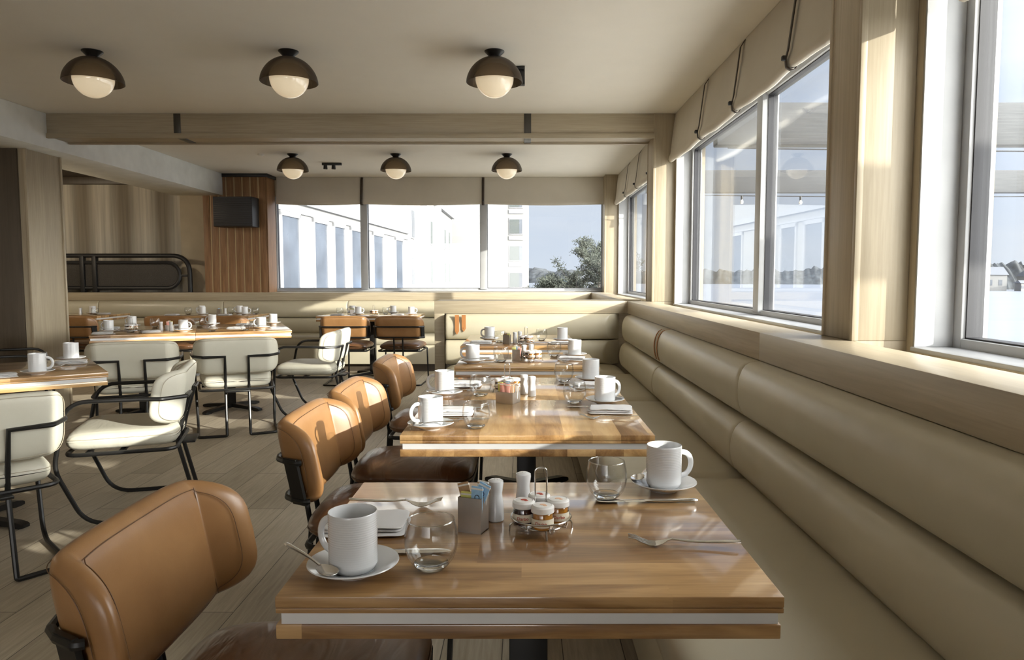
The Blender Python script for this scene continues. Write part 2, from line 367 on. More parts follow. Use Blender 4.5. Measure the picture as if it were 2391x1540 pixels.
def link(name, me, parent=None):
    o = bpy.data.objects.new(name, me); C.objects.link(o)
    if parent: o.parent = parent
    return o
def fillet(pts, r, n=6, closed=False):
    pts = [Vector(p) for p in pts]; out = []; m = len(pts)
    for i in range(m):
        if not closed and i in (0, m - 1): out.append(pts[i]); continue
        rr = r[i] if isinstance(r, (list, tuple)) else r
        a, b, c_ = pts[i - 1], pts[i], pts[(i + 1) % m]
        d1 = (a - b); d2 = (c_ - b); ang = d1.angle(d2)
        if rr <= 0 or ang > 3.1: out.append(b); continue
        t = min(rr / math.tan(ang / 2), d1.length * .49, d2.length * .49)
        p1 = b + d1.normalized() * t; p2 = b + d2.normalized() * t
        for k in range(n + 1):
            q = k / n; out.append((p1 * (1 - q) ** 2 + b * 2 * q * (1 - q) + p2 * q * q))
    return out
def rrect(x0, x1, y0, y1, r, n=6):
    out = []
    for cx, cy_, a0 in ((x1 - r, y1 - r, 0), (x0 + r, y1 - r, 90), (x0 + r, y0 + r, 180), (x1 - r, y0 + r, 270)):
        for k in range(n + 1): a = R(a0 + 90 * k / n); out.append((cx + r * math.cos(a), cy_ + r * math.sin(a)))
    return out
def tag(o, label=None, cat=None, group=None, kind=None):
    for k_, v_ in (('label', label), ('category', cat), ('group', group), ('kind', kind)):
        if v_: o[k_] = v_
    return o
def thing(name, label, cat, loc=(0, 0, 0), rz=0, group=None):
    o = bpy.data.objects.new(name, None); C.objects.link(o); o.empty_display_size = .1
    o.location = loc; o.rotation_euler = (0, 0, R(rz)); return tag(o, label, cat, group)
def copy_tree(o, parent=None):
    c = o.copy(); C.objects.link(c); c.parent = parent
    for ch in list(o.children): copy_tree(ch, c)
    return c
PROTO = {}
def use(kind, maker, loc, rz, label, group=None):
    """first call builds the thing, later calls copy it with its parts"""
    if kind not in PROTO: o = maker(); PROTO[kind] = o
    else: o = copy_tree(PROTO[kind])
    o.location = loc; o.rotation_euler = (0, 0, R(rz)); o['label'] = label
    if group: o['group'] = group
    elif 'group' in o.keys(): del o['group']
    return o
def struct(name, mb, mat, parent=None, label=None):
    o = mb.build(name, mat, parent)
    if parent is None: o['kind'] = 'structure'
    if label: o['label'] = label
    return o
def text_mesh(body, size, depth=.0004):
    cu = bpy.data.curves.new('t', 'FONT'); cu.body = body; cu.size = size; cu.extrude = depth; cu.align_x = 'CENTER'; cu.align_y = 'CENTER'
    t = bpy.data.objects.new('t', cu); C.objects.link(t); dg = bpy.context.evaluated_depsgraph_get()
    me = bpy.data.meshes.new_from_object(t.evaluated_get(dg)); bpy.data.objects.remove(t); bpy.data.curves.remove(cu); return me

# ================================================================== the setting
CEIL = 2.63
struct('floor', MB().box(-9.2, 1.6, -4.6, 10.9, -.1, 0), M['floor'])
struct('ceiling', MB().box(-4.76, 1.56, -4.6, 10.6, CEIL, CEIL + .1), M['paint'])
struct('ceiling_left', MB().box(-9.2, -4.76, -4.6, 10.9, CEIL, CEIL + .1), M['shadepaint'])
struct('trim_1', MB().box(-4.76, -4.1, -4.6, 10.04, 2.335, CEIL, .004), M['soffit'])            # dropped soffit
b = MB(); b.box(-9.2, -4.3, -4.7, -4.6, -.1, CEIL + .1); b.box(.2, 1.56, -4.7, -4.6, -.1, CEIL + .1); b.box(-4.3, .2, -4.7, -4.6, -.1, .7); b.box(-4.3, .2, -4.7, -4.6, 2.45, CEIL + .1)
struct('wall_back', b, M['wallbeige'])
b = MB()
for x_ in (-4.3, -2.83, -1.33, .14): b.box(x_, x_ + .06, -4.69, -4.61, .7, 2.45, .004)
b.box(-4.3, .2, -4.685, -4.615, .7, .76, .004); b.box(-4.3, .2, -4.685, -4.615, 2.39, 2.45, .004)
struct('window_6', b, M['winwhite'])  # unseen window added so daylight reaches the near tables from behind
struct('wall_left', MB().box(-9.3, -9.2, -4.7, 10.9, -.1, CEIL + .1), M['wallbeige'])
# right wall: parapet, lintel, piers
b = MB(); XW0, XW1 = 1.31, 1.56; SILL = .985; HEAD = 2.36
OPEN = [(.80, 2.44), (2.76, 6.33), (6.75, 10.1)]
b.box(XW0, XW1, -4.6, 10.6, -.1, SILL); b.box(XW0, XW1, -4.6, 10.6, HEAD, CEIL + .1)
ys = [-4.6] + [q for o_ in OPEN for q in o_] + [10.6]
for i in range(0, len(ys), 2): b.box(XW0, XW1, ys[i], ys[i + 1], SILL, HEAD)
struct('wall_right', b, M['ven_z'])
# far wall with its window band
FW0, FW1 = 10.38, 10.6
b = MB(); b.box(-4.39, 1.31, FW0, FW1, -.1, 1.02); b.box(-4.39, 1.31, FW0, FW1, HEAD, CEIL + .1)
b.box(-4.39, -3.56, FW0, FW1, 1.02, HEAD); b.box(1.17, 1.31, FW0, FW1, 1.02, HEAD)
b.box(-4.85, -4.39, FW0, FW1, -.1, CEIL + .1)
struct('wall_far', b, M['wallbeige'])
struct('wall_screen', MB().box(-9.2, -4.85, 10.45, 10.6, -.1, CEIL + .1), M['screen'])
struct('trim_2', MB().box(-9.2, -4.83, 10.36, 10.45, 2.53, CEIL, .005), M['ven_dark_shade'])
def window_unit(n, wall, a0, a1, z0, z1, mull=(), wid=.05):
    """white frame set in the wall; wall 'r' runs along y at x=1.44, wall 'f' along x at y=10.48"""
    f = MB()
    def bx(mb, p0, p1, d0, d1, q0, q1, bev=.004):
        if wall == 'r': mb.box(d0, d1, p0, p1, q0, q1, bev)
        else: mb.box(p0, p1, d0, d1, q0, q1, bev)
    D0, D1 = (1.44, 1.52) if wall == 'r' else (10.46, 10.54)
    J = 1.312 if wall == 'r' else 10.382
    t = .008
    bx(f, a0 + .0005, a0 + t, J, D0 - .001, z0 + .015, z1 - t - .001, 0); bx(f, a1 - t, a1 - .0005, J, D0 - .001, z0 + .015, z1 - t - .001, 0); bx(f, a0 + .0005, a1 - .0005, J - .012, D0 - .001, z0 + .0005, z0 + .0145, .003); bx(f, a0 + .0005, a1 - .0005, J, D0 - .001, z1 - t, z1 - .0005, 0)
    bx(f, a0, a0 + wid, D0, D1, z0, z1); bx(f, a1 - wid, a1, D0, D1, z0, z1); bx(f, a0 + wid + .0005, a1 - wid - .0005, D0, D1, z0, z0 + .045); bx(f, a0 + wid + .0005, a1 - wid - .0005, D0, D1, z1 - wid, z1)
    o = struct('window_%d' % n, f, M['winwhite'])
    e_ = [a0 + wid] + [q for m_ in mull for q in (m_ - .05, m_ + .05)] + [a1 - wid]
    for m_ in mull: q = MB(); bx(q, m_ - .05, m_ + .05, D0 - .02, D1, z0 + .03, z1 - .03); q.build('mullion', M['winwhite'], o)
    for i in range(0, len(e_), 2):
        g = MB(); s0, s1 = e_[i], e_[i + 1]
        for (p0, p1, q0, q1) in ((s0, s0 + .005, z0 + .045, z1 - wid), (s1 - .005, s1, z0 + .045, z1 - wid), (s0, s1, z0 + .045, z0 + .05), (s0, s1, z1 - wid - .005, z1 - wid)):
            bx(g, p0, p1, D0 + .015, D1 - .01, q0, q1, 0)
        g.build('gasket', M['gasket'], o)
        p = MB(); bx(p, s0 + .004, s1 - .004, D0 + .03, D0 + .038, z0 + .04, z1 - wid, 0); p.build('pane', M['pane'], o)
window_unit(1, 'r', .80, 2.44, SILL, HEAD)
window_unit(2, 'r', 2.76, 6.33, SILL, HEAD, (4.46,))
window_unit(3, 'r', 6.75, 10.1, SILL, HEAD, (8.38,))
window_unit(4, 'f', -3.56, 1.17, 1.02, HEAD, (-2.27, -.565))
# posts and portal beam
def panel_post(name, x0, x1, y0, y1, z0, z1, m='ven_z'):
    b = MB(); b.box(x0, x1, y0, y1, z0, z1, .003)
    b.box(x0 - .004, x0 + .018, y0 - .003, y0 + .018, z0, z1, .002); b.box(x0 - .004, x0 + .018, y1 - .018, y1 + .003, z0, z1, .002)
    b.box(1.128, x1 - .0005, y0 + .001, y1 - .001, .3, z0 - .0005)
    return struct(name, b, M[m])
panel_post('trim_3', 1.125, 1.31, 2.48, 2.73, 1.015, CEIL)
panel_post('trim_4', 1.125, 1.31, 6.37, 6.68, 1.015, CEIL)
panel_post('trim_5', 1.125, 1.31, 10.13, 10.37, 1.015, CEIL)
b = MB(); b.box(-4.1, 1.1245, 6.37, 6.68, 2.435, CEIL, .003); b.box(-4.1, 1.13, 6.355, 6.385, 2.42, 2.46, .003); b.box(-4.1, 1.13, 6.655, 6.69, 2.42, 2.46, .003)
bm_ = struct('trim_6', b, M['ven_x'])
for x_ in (-2.975, .037):
    MB().box(x_ - .03, x_ + .03, 6.366, 6.684, 2.428, CEIL - .001, .001).build('joint_plate', M['greymetal'], bm_)
# left pillar
b = MB(); b.box(-6.2, -4.3, 6.37, 6.86, 0, 2.335, .003)
p_ = struct('wall_pillar', b, M['ven_z'])
MB().box(-6.2, -4.36, 6.352, 6.372, 0, 2.334, .002).build('shaded_panel', M['ven_dark_shade'], p_)  # dark sheet stands for shade on the pillar's camera-facing side
for y_ in (6.355, 6.835): MB().box(-4.305, -4.285, y_, y_ + .022, 0, 2.334, .003).build('edge_trim', M['ven_z'], p_)
# pine clad column
b = MB()
for i in range(8):
    x_ = -4.38 + i * .11; b.box(x_, x_ + .092, 10.045, 10.37, 0, 2.59, .004)
b.box(-3.515, -3.50, 10.05, 10.37, 0, 2.59, .003)
cc = struct('wall_column', b, M['pinewood'])
b = MB()
for i in range(7): x_ = -4.38 + i * .11; b.box(x_ + .093, x_ + .109, 10.052, 10.3, 0, 2.59)
b.build('batten', M['batten'], cc); MB().box(-4.4, -3.48, 10.02, 10.375, 2.585, CEIL, .004).build('cap', M['black'], cc)
# ---- pale oak ledges (caps of the banquette backs), one structure each
b = MB(); b.box(.93, 1.125, -1.0, 2.86, .905, 1.015, .002); b.box(.93, 1.125, 2.861, 6.5, .905, 1.015, .002); b.box(.99, 1.125, -1.0, 6.95, .0, .905)
struct('trim_7', b, M['ven_y'], label='pale oak ledge along the window side')
b = MB(); b.box(-.795, .9295, 6.5, 6.95, .905, 1.016, .002); b.box(-.795, -.705, 6.5, 6.95, 0, .905, .002); b.box(-.70, .99, 6.56, 6.95, 0, .904)
struct('trim_8', b, M['ven_x'], label='pale oak half-height partition between the two seating bays')
b = MB(); b.box(.93, 1.125, 6.951, 10.377, .905, 1.015, .002); b.box(.99, 1.125, 6.951, 10.377, 0, .905)
struct('trim_9', b, M['ven_y'])
b = MB(); b.box(-8.0, .9295, 9.97, 10.377, .905, 1.016, .002); b.box(-8.0, .99, 10.04, 10.377, 0, .904)
struct('trim_10', b, M['ven_x'])

# ================================================================== banquettes
def roll_poly(depth0, z0, z1, bulge, back):
    """cross-section of one stuffed roll: (distance from wall line, z)"""
    n = 12; out = []; h = (z1 - z0) / 2; zc = (z0 + z1) / 2
    for i in range(n + 1):
        a = -PI / 2 + PI * i / n
        out.append((depth0 - bulge * abs(math.cos(a)) ** .62, zc + h * math.sin(a)))
    return out + [(back, z1), (back, z0)]
def roll_mesh(axis, a, b_, d0, z0, z1, bulge, back, sgn=1, cut0=0, cut1=0):
    """roll running along axis from a to b, its ends rounded in; cut = mitre slope at the ends"""
    mb = MB(); poly = roll_poly(d0, z0, z1, bulge, back); n = len(poly); ts = [0, .004, .012, .03, 1 - .03, 1 - .012, 1 - .004, 1]
    L = b_ - a; rr = .03; pos = [(0, .76), (.004, .9), (.012, .965), (rr, 1), (L - rr, 1), (L - .012, .965), (L - .004, .9), (L, .76)]
    vs = []; zc = (z0 + z1) / 2
    for (p, s_) in pos:
        for (d, z) in poly:
            dd = back + (d - back) * (1 - (1 - s_) * .35); zz = zc + (z - zc) * (1 - (1 - s_) * .10)
            q = p / L; t = a + p + (cut0 * (1 - q) * (back - dd)) - (cut1 * q * (back - dd))
            vs.append((dd, t, zz) if axis == 'y' else (t, dd, zz))
    fs = []
    for i in range(len(pos) - 1):
        for k_ in range(n): l = (k_ + 1) % n; fs.append((i * n + k_, i * n + l, (i + 1) * n + l, (i + 1) * n + k_))
    fs += [tuple(range(n)), tuple((len(pos) - 1) * n + k_ for k_ in range(n))]
    return mb.add(vs, fs)
SEAT = .46
def banquette(label, axis, front, wall, segs, a0, a1, cut_end=0, kick=.07, group=None):
    """wall: line the back leans on; front: seat front line"""
    t = thing('banquette', label, 'bench', (0, 0, 0), 0, group)
    for i, (s0, s1) in enumerate(segs):
        last = i == len(segs) - 1
        c1 = cut_end if last else 0
        roll_mesh(axis, s0 + .001, s1 - .001, wall, .675, .903, .085, wall + .055, cut1=c1).build('back_cushion', M['bench'], t, sharp=60)
        roll_mesh(axis, s0 + .001, s1 - .001, wall - .015, .452, .672, .095, wall + .055, cut1=c1).build('lumbar_cushion', M['bench'], t, sharp=60)
        e0, e1 = max(a0, s0) + .0015, min(a1, s1) - .0015
        mb = MB(); p = rrect(front, wall + .05, .33, SEAT, .035, 5)
        def bd(u, v, h):
            return ((e0 + e1) / 2 + u, (front + wall + .02) / 2 + v, .40 + h) if axis == 'x' else ((front + wall + .02) / 2 + v, (e0 + e1) / 2 + u, .40 + h)
        mb.pad((e1 - e0) / 2, (wall + .02 - front) / 2, .125, 14, bd, 14, crown=.008)
        mb.build('seat_cushion', M['bench'], t, sharp=60)
    mb = MB()
    if axis == 'y': mb.box(front + .03, wall + .04, a0, a1, .10, .36, .006)
    else: mb.box(a0, a1, front + .03, wall + .04, .10, .36, .006)
    mb.build('base', M['bench'], t)
    mb = MB()
    if axis == 'y': mb.box(front + .11, wall + .04, a0, a1, 0, .10)
    else: mb.box(a0, a1, front + .11, wall + .04, 0, .10)
    mb.build('plinth', M['ven_dark_shade'], t)
    return t
banquette('long cream leather bench under the windows on the right', 'y', .31, .925, [(-.65, 1.10), (1.10, 2.85), (2.85, 4.60), (4.60, 6.34)], -.65, 5.86, cut_end=.9)
banquette('short cream leather bench closing the window seating bay', 'x', 5.90, 6.49, [(-.69, .86)], -.69, .865, cut_end=.9)
banquette('cream leather bench along the far wall beneath the hotel view', 'x', 9.37, 9.965, [(-7.5, -5.78), (-5.78, -4.08), (-4.08, -2.39), (-2.39, -.69), (-.69, .9)], -7.5, .9)
# tan straps that hold the cushions
def strap_loop(x, L):
    mb = MB(); pts = [(x - .018, .897), (x + .018, .897), (x + .018, .897 - L + .03), (x, .897 - L), (x - .018, .897 - L + .03)]
    mb.extrude([(a, z) for a, z in pts], 6.396, 6.402, 'y'); q = MB().add([(v[0], v[1], v[2]) for v in mb.v], mb.f)
    q.tube([(x, 6.393, .897 - L + .035), (x, 6.397, .897 - L + .035)], .004, 8); return q
for x_, L_, lb in ((-.585, .175, 'longer tan leather strap hanging over the end bench backrest'), (-.525, .15, 'shorter tan leather strap hanging over the end bench backrest')):
    q = strap_loop(x_, L_); tag(q.build('leather_strap', M['strap']), lb, 'strap', None)
mb = MB()
poly = roll_poly(.925, .675, .903, .0885, .98)[:13]
for y_ in (4.555, 4.645):
    vs = []
    for (d, z) in poly[3:]:
        for dy in (-.012, .012): vs.append((d - .001, y_ + dy, z))
    mb.add(vs, [(2 * i, 2 * i + 1, 2 * i + 3, 2 * i + 2) for i in range(len(vs) // 2 - 1)])
so_ = mb.build('leather_strap', M['strap']); sm = so_.modifiers.new('thick', 'SOLIDIFY'); sm.thickness = .003
tag(so_, 'pair of brown straps wrapped over the window bench backrest seam', 'strap')

# ================================================================== blinds
def blind(label, axis, a0, a1, wallp, zb, straps, sag=.012, group='linen roman blinds'):
    t = thing('roman_blind', label, 'blind', (0, 0, 0), 0, group)
    prof = [(0.0, CEIL - .002), (-.012, 2.55), (-.028, 2.42), (-.045, zb + .075), (-.058, zb + .045), (-.062, zb + .022), (-.052, zb + .004), (-.036, zb), (-.022, zb + .006), (-.014, zb + .025), (-.02, zb + .07), (-.012, 2.42), (-.004, 2.55), (.008, CEIL - .002)]
    L = a1 - a0; n = 60; vs = []; fs = []; m = len(prof); knots = sorted([a0] + list(straps) + [a1])
    for i in range(n + 1):
        q = a0 + L * i / n
        for k_ in range(len(knots) - 1):
            if knots[k_] <= q <= knots[k_ + 1] + 1e-6: u = (q - knots[k_]) / (knots[k_ + 1] - knots[k_]); break
        s_ = math.sin(PI * u); wob = .004 * math.sin(q * 7) + .003 * math.sin(q * 17)
        for (d, z) in prof:
            w_ = max(0, min(1, (2.5 - z) / .2)); dd = wallp + d - .012 * s_ * w_ + wob * w_; zz = z - sag * s_ * w_ + .008 * (1 - s_) * w_
            vs.append((q, dd, zz) if axis == 'x' else (dd, q, zz))
    for i in range(n):
        for k_ in range(m): l = (k_ + 1) % m; fs.append((i * m + k_, i * m + l, (i + 1) * m + l, (i + 1) * m + k_))
    fs += [tuple(range(m)), tuple(n * m + k_ for k_ in range(m))]
    MB().add(vs, fs).build('fabric', M['linen'], t, sharp=70)
    for q in straps:
        pl = [(wallp - .005, CEIL - .01), (wallp - .03, CEIL - .05), (wallp - .066, zb + .09), (wallp - .077, zb + .045), (wallp - .072, zb + .008), (wallp - .05, zb - .006), (wallp - .028, zb - .002), (wallp - .016, zb + .02)]
        vs = []; W_ = .018 if axis == 'x' else .012
        for (d, z) in pl:
            for s_ in (-W_, W_): vs.append((q + s_, d, z) if axis == 'x' else (d, q + s_, z))
        fs = [(2 * i, 2 * i + 1, 2 * i + 3, 2 * i + 2) for i in range(len(pl) - 1)]
        o = MB().add(vs, fs).build('strap', M['blindstrap'], t); sm = o.modifiers.new('thick', 'SOLIDIFY'); sm.thickness = .004
        kb = MB(); c0 = (q, wallp - .082, zb + .05) if axis == 'x' else (wallp - .082, q, zb + .05)
        kb.box(c0[0] - .012, c0[0] + .012, c0[1] - .012, c0[1] + .012, c0[2] - .012, c0[2] + .012, .006); kb.build('buckle', M['black'], o)
blind('beige linen roman blind above the large right window with three straps', 'y', 2.76, 6.36, 1.305, 2.205, (3.5, 4.39, 5.24))
blind('beige linen roman blind over the nearest window at the top right corner', 'y', .83, 2.37, 1.43, 2.09, (1.2,))
blind('beige linen roman blind over the right window of the far bay', 'y', 6.70, 10.12, 1.305, 2.205, (7.3, 8.15, 9.0))
blind('wide beige linen roman blind across the far wall window', 'x', -3.47, 1.24, 10.375, 2.24, (-2.27, -.565))

# ================================================================== ceiling lights
def make_light():
    t = thing('ceiling_light', '', 'ceiling light')
    MB().lathe([(0, 0), (.062, 0), (.062, -.004), (.05, -.016), (.034, -.032), (.03, -.045), (.0, -.045)], 32).build('canopy', M['blackmetal'], t)
    pr = []; n = 14
    for i in range(n + 1): a = PI / 2 * i / n; pr.append((.176 * math.sin(a) ** .93 if i else .02, -.035 - .155 * (1 - math.cos(a) ** 1.15)))
    inner = [(max(r - .003, .001), z - .002) for r, z in pr[::-1]]
    MB().lathe(pr + inner, 48, closed=True).build('shade', M['shade'], t)
    g = []
    for i in range(25): a = PI * i / 24; g.append((.119 * math.sin(a), -.165 + .119 * math.cos(a)))
    MB().lathe(g, 40).build('globe', M['globe'], t)
    return t
for x_, y_, lb in ((-.18, 4.64, 'rightmost of the three near dome ceiling lights with opal globe'), (-1.46, 4.64, 'middle of the three near dome ceiling lights with opal globe'), (-2.68, 4.64, 'leftmost of the three near dome ceiling lights with opal globe'),
                   (-.19, 8.45, 'rightmost of the three far dome ceiling lights beyond the beam'), (-1.46, 8.45, 'middle of the three far dome ceiling lights beyond the beam'), (-2.64, 8.45, 'leftmost far dome ceiling light, next to the track spots')):
    use('light', make_light, (x_, y_, CEIL), 0, lb, 'dome ceiling lights')
t = thing('track_light', 'small black track with two spotlights on the far ceiling', 'track light', (-2.46, 9.1, CEIL))
MB().box(-.02, .22, -.02, .02, -.03, 0, .003).build('track', M['black'], t)
for x_ in (.02, .12):
    h = MB().lathe([(0, 0), (.022, 0), (.026, -.05), (.024, -.05), (.02, -.03), (0, -.03)], 16, (x_, 0, -.028)).build('lamp_head', M['black'], t)
    MB().lathe([(0, 0), (.02, 0), (.02, -.004), (0, -.004)], 16, (x_, 0, -.068)).build('lens', M['spot'], h)
t = thing('track_light', 'single black spotlight just behind the rightmost near dome light', 'track light', (-.05, 5.0, CEIL))
MB().box(-.06, .06, -.05, .05, -.02, 0, .003).build('base_plate', M['black'], t)
MB().box(-.012, .06, -.03, .03, -.115, -.02, .006).build('lamp_head', M['black'], t)
tag(MB().lathe([(0, 0), (.035, 0), (.035, -.012), (.02, -.022), (0, -.022)], 20).build('smoke_detector', M['lid']), 'small round detector on the far bay ceiling left of the lights', 'detector').location = (-3.0, 8.45, CEIL)
# lights added to brighten the left room, unseen behind pillar and beyond frame
for x_, y_, e_ in ((-6.6, 7.6, 75), (-6.6, 4.2, 30)):
    o = use('light', make_light, (x_, y_, CEIL), 0, 'added unseen dome light in the left room, %s' % ('by the ribbed screen' if y_ > 7 else 'nearer the camera'), 'dome ceiling lights')
    ld = bpy.data.lights.new('lamp', 'POINT'); ld.energy = e_; ld.color = (1, .84, .62); ld.shadow_soft_size = .12
    lo = bpy.data.objects.new('lamp', ld); C.objects.link(lo); lo.parent = o; lo.location = (0, 0, -.31)
# speaker on the clad column
t = thing('wall_speaker', 'black rectangular speaker mounted on the timber column', 'speaker', (-3.87, 9.86, 1.9))
MB().box(-.262, .262, -.08, .17, -.0, .395, .006).build('cabinet', M['black'], t)
b = MB()
for i in range(13): z_ = .02 + i * .029; b.box(-.25, .25, -.087, -.08, z_, z_ + .016)
b.build('grille', M['gasket'], t)
# dark rail with woven panel standing on the far ledge
t = thing('rail_screen', 'black rounded metal rail with woven oval panel on the far ledge', 'railing', (0, 10.12, 1.016))
o_ = fillet([(-7.6, 0, .505), (-4.62, 0, .505), (-4.62, 0, 0)], [0, .30, 0], 10)
MB().tube(o_, .031, 10).build('outer_rail', M['black'], t)
ov = [(p, 0, q) for p, q in rrect(-7.6, -4.76, .06, .41, .17, 8)]
MB().tube(ov, .026, 8, closed=True).build('inner_rail', M['black'], t)
b = MB(); b.extrude(rrect(-7.6, -4.765, .065, .405, .165, 8), -.004, .004, 'y'); b.build('woven_panel', M['mesh'], t)
for x_ in (-6.10, -5.93): MB().box(x_ - .03, x_ + .03, -.036, .036, 0, .50, .006).build('post', M['black'], t)
MB().box(-4.76, -4.62, -.014, .014, .215, .245, .004).build('link_bar', M['black'], t)

# ================================================================== tables
TOP = .761
def make_table(label, loc, rz, W, D, axis='x', legs=((0, 0),), group=None, boards=1):
    t = thing('dining_table', label, 'table', loc, rz, group)
    wm = M['wal_x'] if axis == 'x' else M['wal_y']
    a = W / 2; d = D / 2
    if boards == 1: pieces = [(-a, a, -d, d)]
    elif boards == 2: pieces = [(-a, -.0008, -d, d), (.0008, a, -d, d)]
    else: pieces = [(-a, a, -d, -.0008), (-a, a, .0008, d)]
    for (x0, x1, y0, y1) in pieces:
        b = MB(); b.box(x0, x1, y0, y1, TOP - .017, TOP, .0018); b.box(x0 + .0005, x1 - .0005, y0 + .0005, y1 - .0005, TOP - .0255, TOP - .0175, .0012)
        b.build('tabletop', wm, t)
        ex0 = .008 if x0 < -a + .01 else 0; ex1 = .008 if x1 > a - .01 else 0
        MB().box(x0 + ex0, x1 - ex1, y0 + .004, y1 - .004, TOP - .043, TOP - .0257, 0).build('metal_band', M['strip'], t)
        MB().box(x0 + .0, x1 - ex1 / 2, y0 + .001, y1 - .001, TOP - .0655, TOP - .0432, .002).build('lower_slab', wm, t)
    for (lx, ly) in legs:
        MB().box(lx - .036, lx + .036, ly - .036, ly + .036, .03, TOP - .07, .003).build('pedestal', M['blackmetal'], t)
        MB().box(lx - .16, lx + .16, ly - .16, ly + .16, TOP - .074, TOP - .0657, .003).build('mount_plate', M['blackmetal'], t)
        for k_ in range(4):
            m4 = Matrix.Translation((lx, ly, 0)) @ Matrix.Rotation(R(45 + 90 * k_), 4, 'Z')
            b = MB(); L = .335
            pl = [(0, .05), (.05, .052), (L - .05, .034), (L - .012, .026), (L, .018), (L, .004), (L - .02, 0), (L - .06, 0), (L - .07, .008), (0, .02)]
            vs = [m4 @ Vector((p, s_ * .024, q)) for s_ in (-1, 1) for p, q in pl]; n = len(pl)
            fs = [(i, (i + 1) % n, n + (i + 1) % n, n + i) for i in range(n)] + [tuple(range(n)), tuple(range(n, 2 * n))]
            b.add(vs, fs); b.build('foot', M['blackmetal'], t)
    return t
TAB = {}
def table(key, desc, label, cx, cy_, rz, W, D, axis='x', legs=((0, 0),), boards=1):
    make_table(label, (cx, cy_, 0), rz, W, D, axis, legs, None, boards); TAB[key] = (cx, cy_, rz, desc)
table('A', 'nearest table', 'nearest walnut dining table with aluminium band, beside the window bench', .0095, 1.35, 0, .757, .604, 'x')
table('B', 'second table', 'long walnut dining table for four, second from the camera along the bench', .012, 2.775, 0, .765, 1.25, 'y', ((0, -.0), ), 3)
table('C', 'third table', 'walnut dining table third from the camera along the window bench', .02, 4.12, 0, .768, .62, 'x')
table('D', 'end table', 'walnut dining table at the end bench, farthest of the window row', -.03, 5.42, 0, .80, .96, 'x')
table('L', 'left edge table', 'walnut dining table cut off by the left edge, set at an angle', -2.78, 3.55, 37, 1.2, .78, 'x')
table('M', 'large angled table', 'large angled walnut dining table in the middle left with six settings', -2.986, 6.64, 23, 1.56, 1.12, 'x', ((.28, 0), (-.45, 0)), 2)
table('F', 'far left table', 'walnut dining table at the far bench, partly behind the left pillar', -5.69, 9.07, 0, 1.18, .75, 'x')
table('G', 'far middle table', 'walnut dining table at the far bench behind the large angled table', -3.90, 9.08, 0, 1.22, .75, 'x')
table('H', 'far right table', 'walnut dining table at the far bench with two tan chairs', -1.88, 9.07, 0, 1.20, .77, 'x', ((0, 0),), 2)
def on(key, x, y, z=0):
    cx, cy_, rz, _ = TAB[key]; a = R(rz); return (cx + x * math.cos(a) - y * math.sin(a), cy_ + x * math.sin(a) + y * math.cos(a), TOP + z)

# ================================================================== chairs
def back_bend(w0, ang, z0, tilt, yb, ro=.034):
    ang = R(ang)
    def f(u, v, h):
        s_ = 1 if u >= 0 else -1; a = abs(u)
        if a <= w0: x, y, th = a, 0, 0
        elif a <= w0 + ro: q = (a - w0) / ro; th = ang * q; x = w0 + (a - w0) * math.cos(th / 2); y = (a - w0) * math.sin(th / 2)
        else:
            x = w0 + ro * math.cos(ang / 2) + (a - w0 - ro) * math.cos(ang); y = ro * math.sin(ang / 2) + (a - w0 - ro) * math.sin(ang); th = ang
        return (s_ * (x - math.sin(th) * h), yb + y + math.cos(th) * h - v * tilt, z0 + v)
    return f
def seam_ring(mb, a, b, n, k_, h, bend, r=.0013, samples=200):
    pts = []
    for i in range(samples):
        q = 2 * PI * i / samples; c = math.cos(q); s_ = math.sin(q)
        pts.append(bend(k_ * a * math.copysign(abs(c) ** (2 / n), c), k_ * b * math.copysign(abs(s_) ** (2 / n), s_), h))
    mb.tube(pts, r, 5, closed=True)
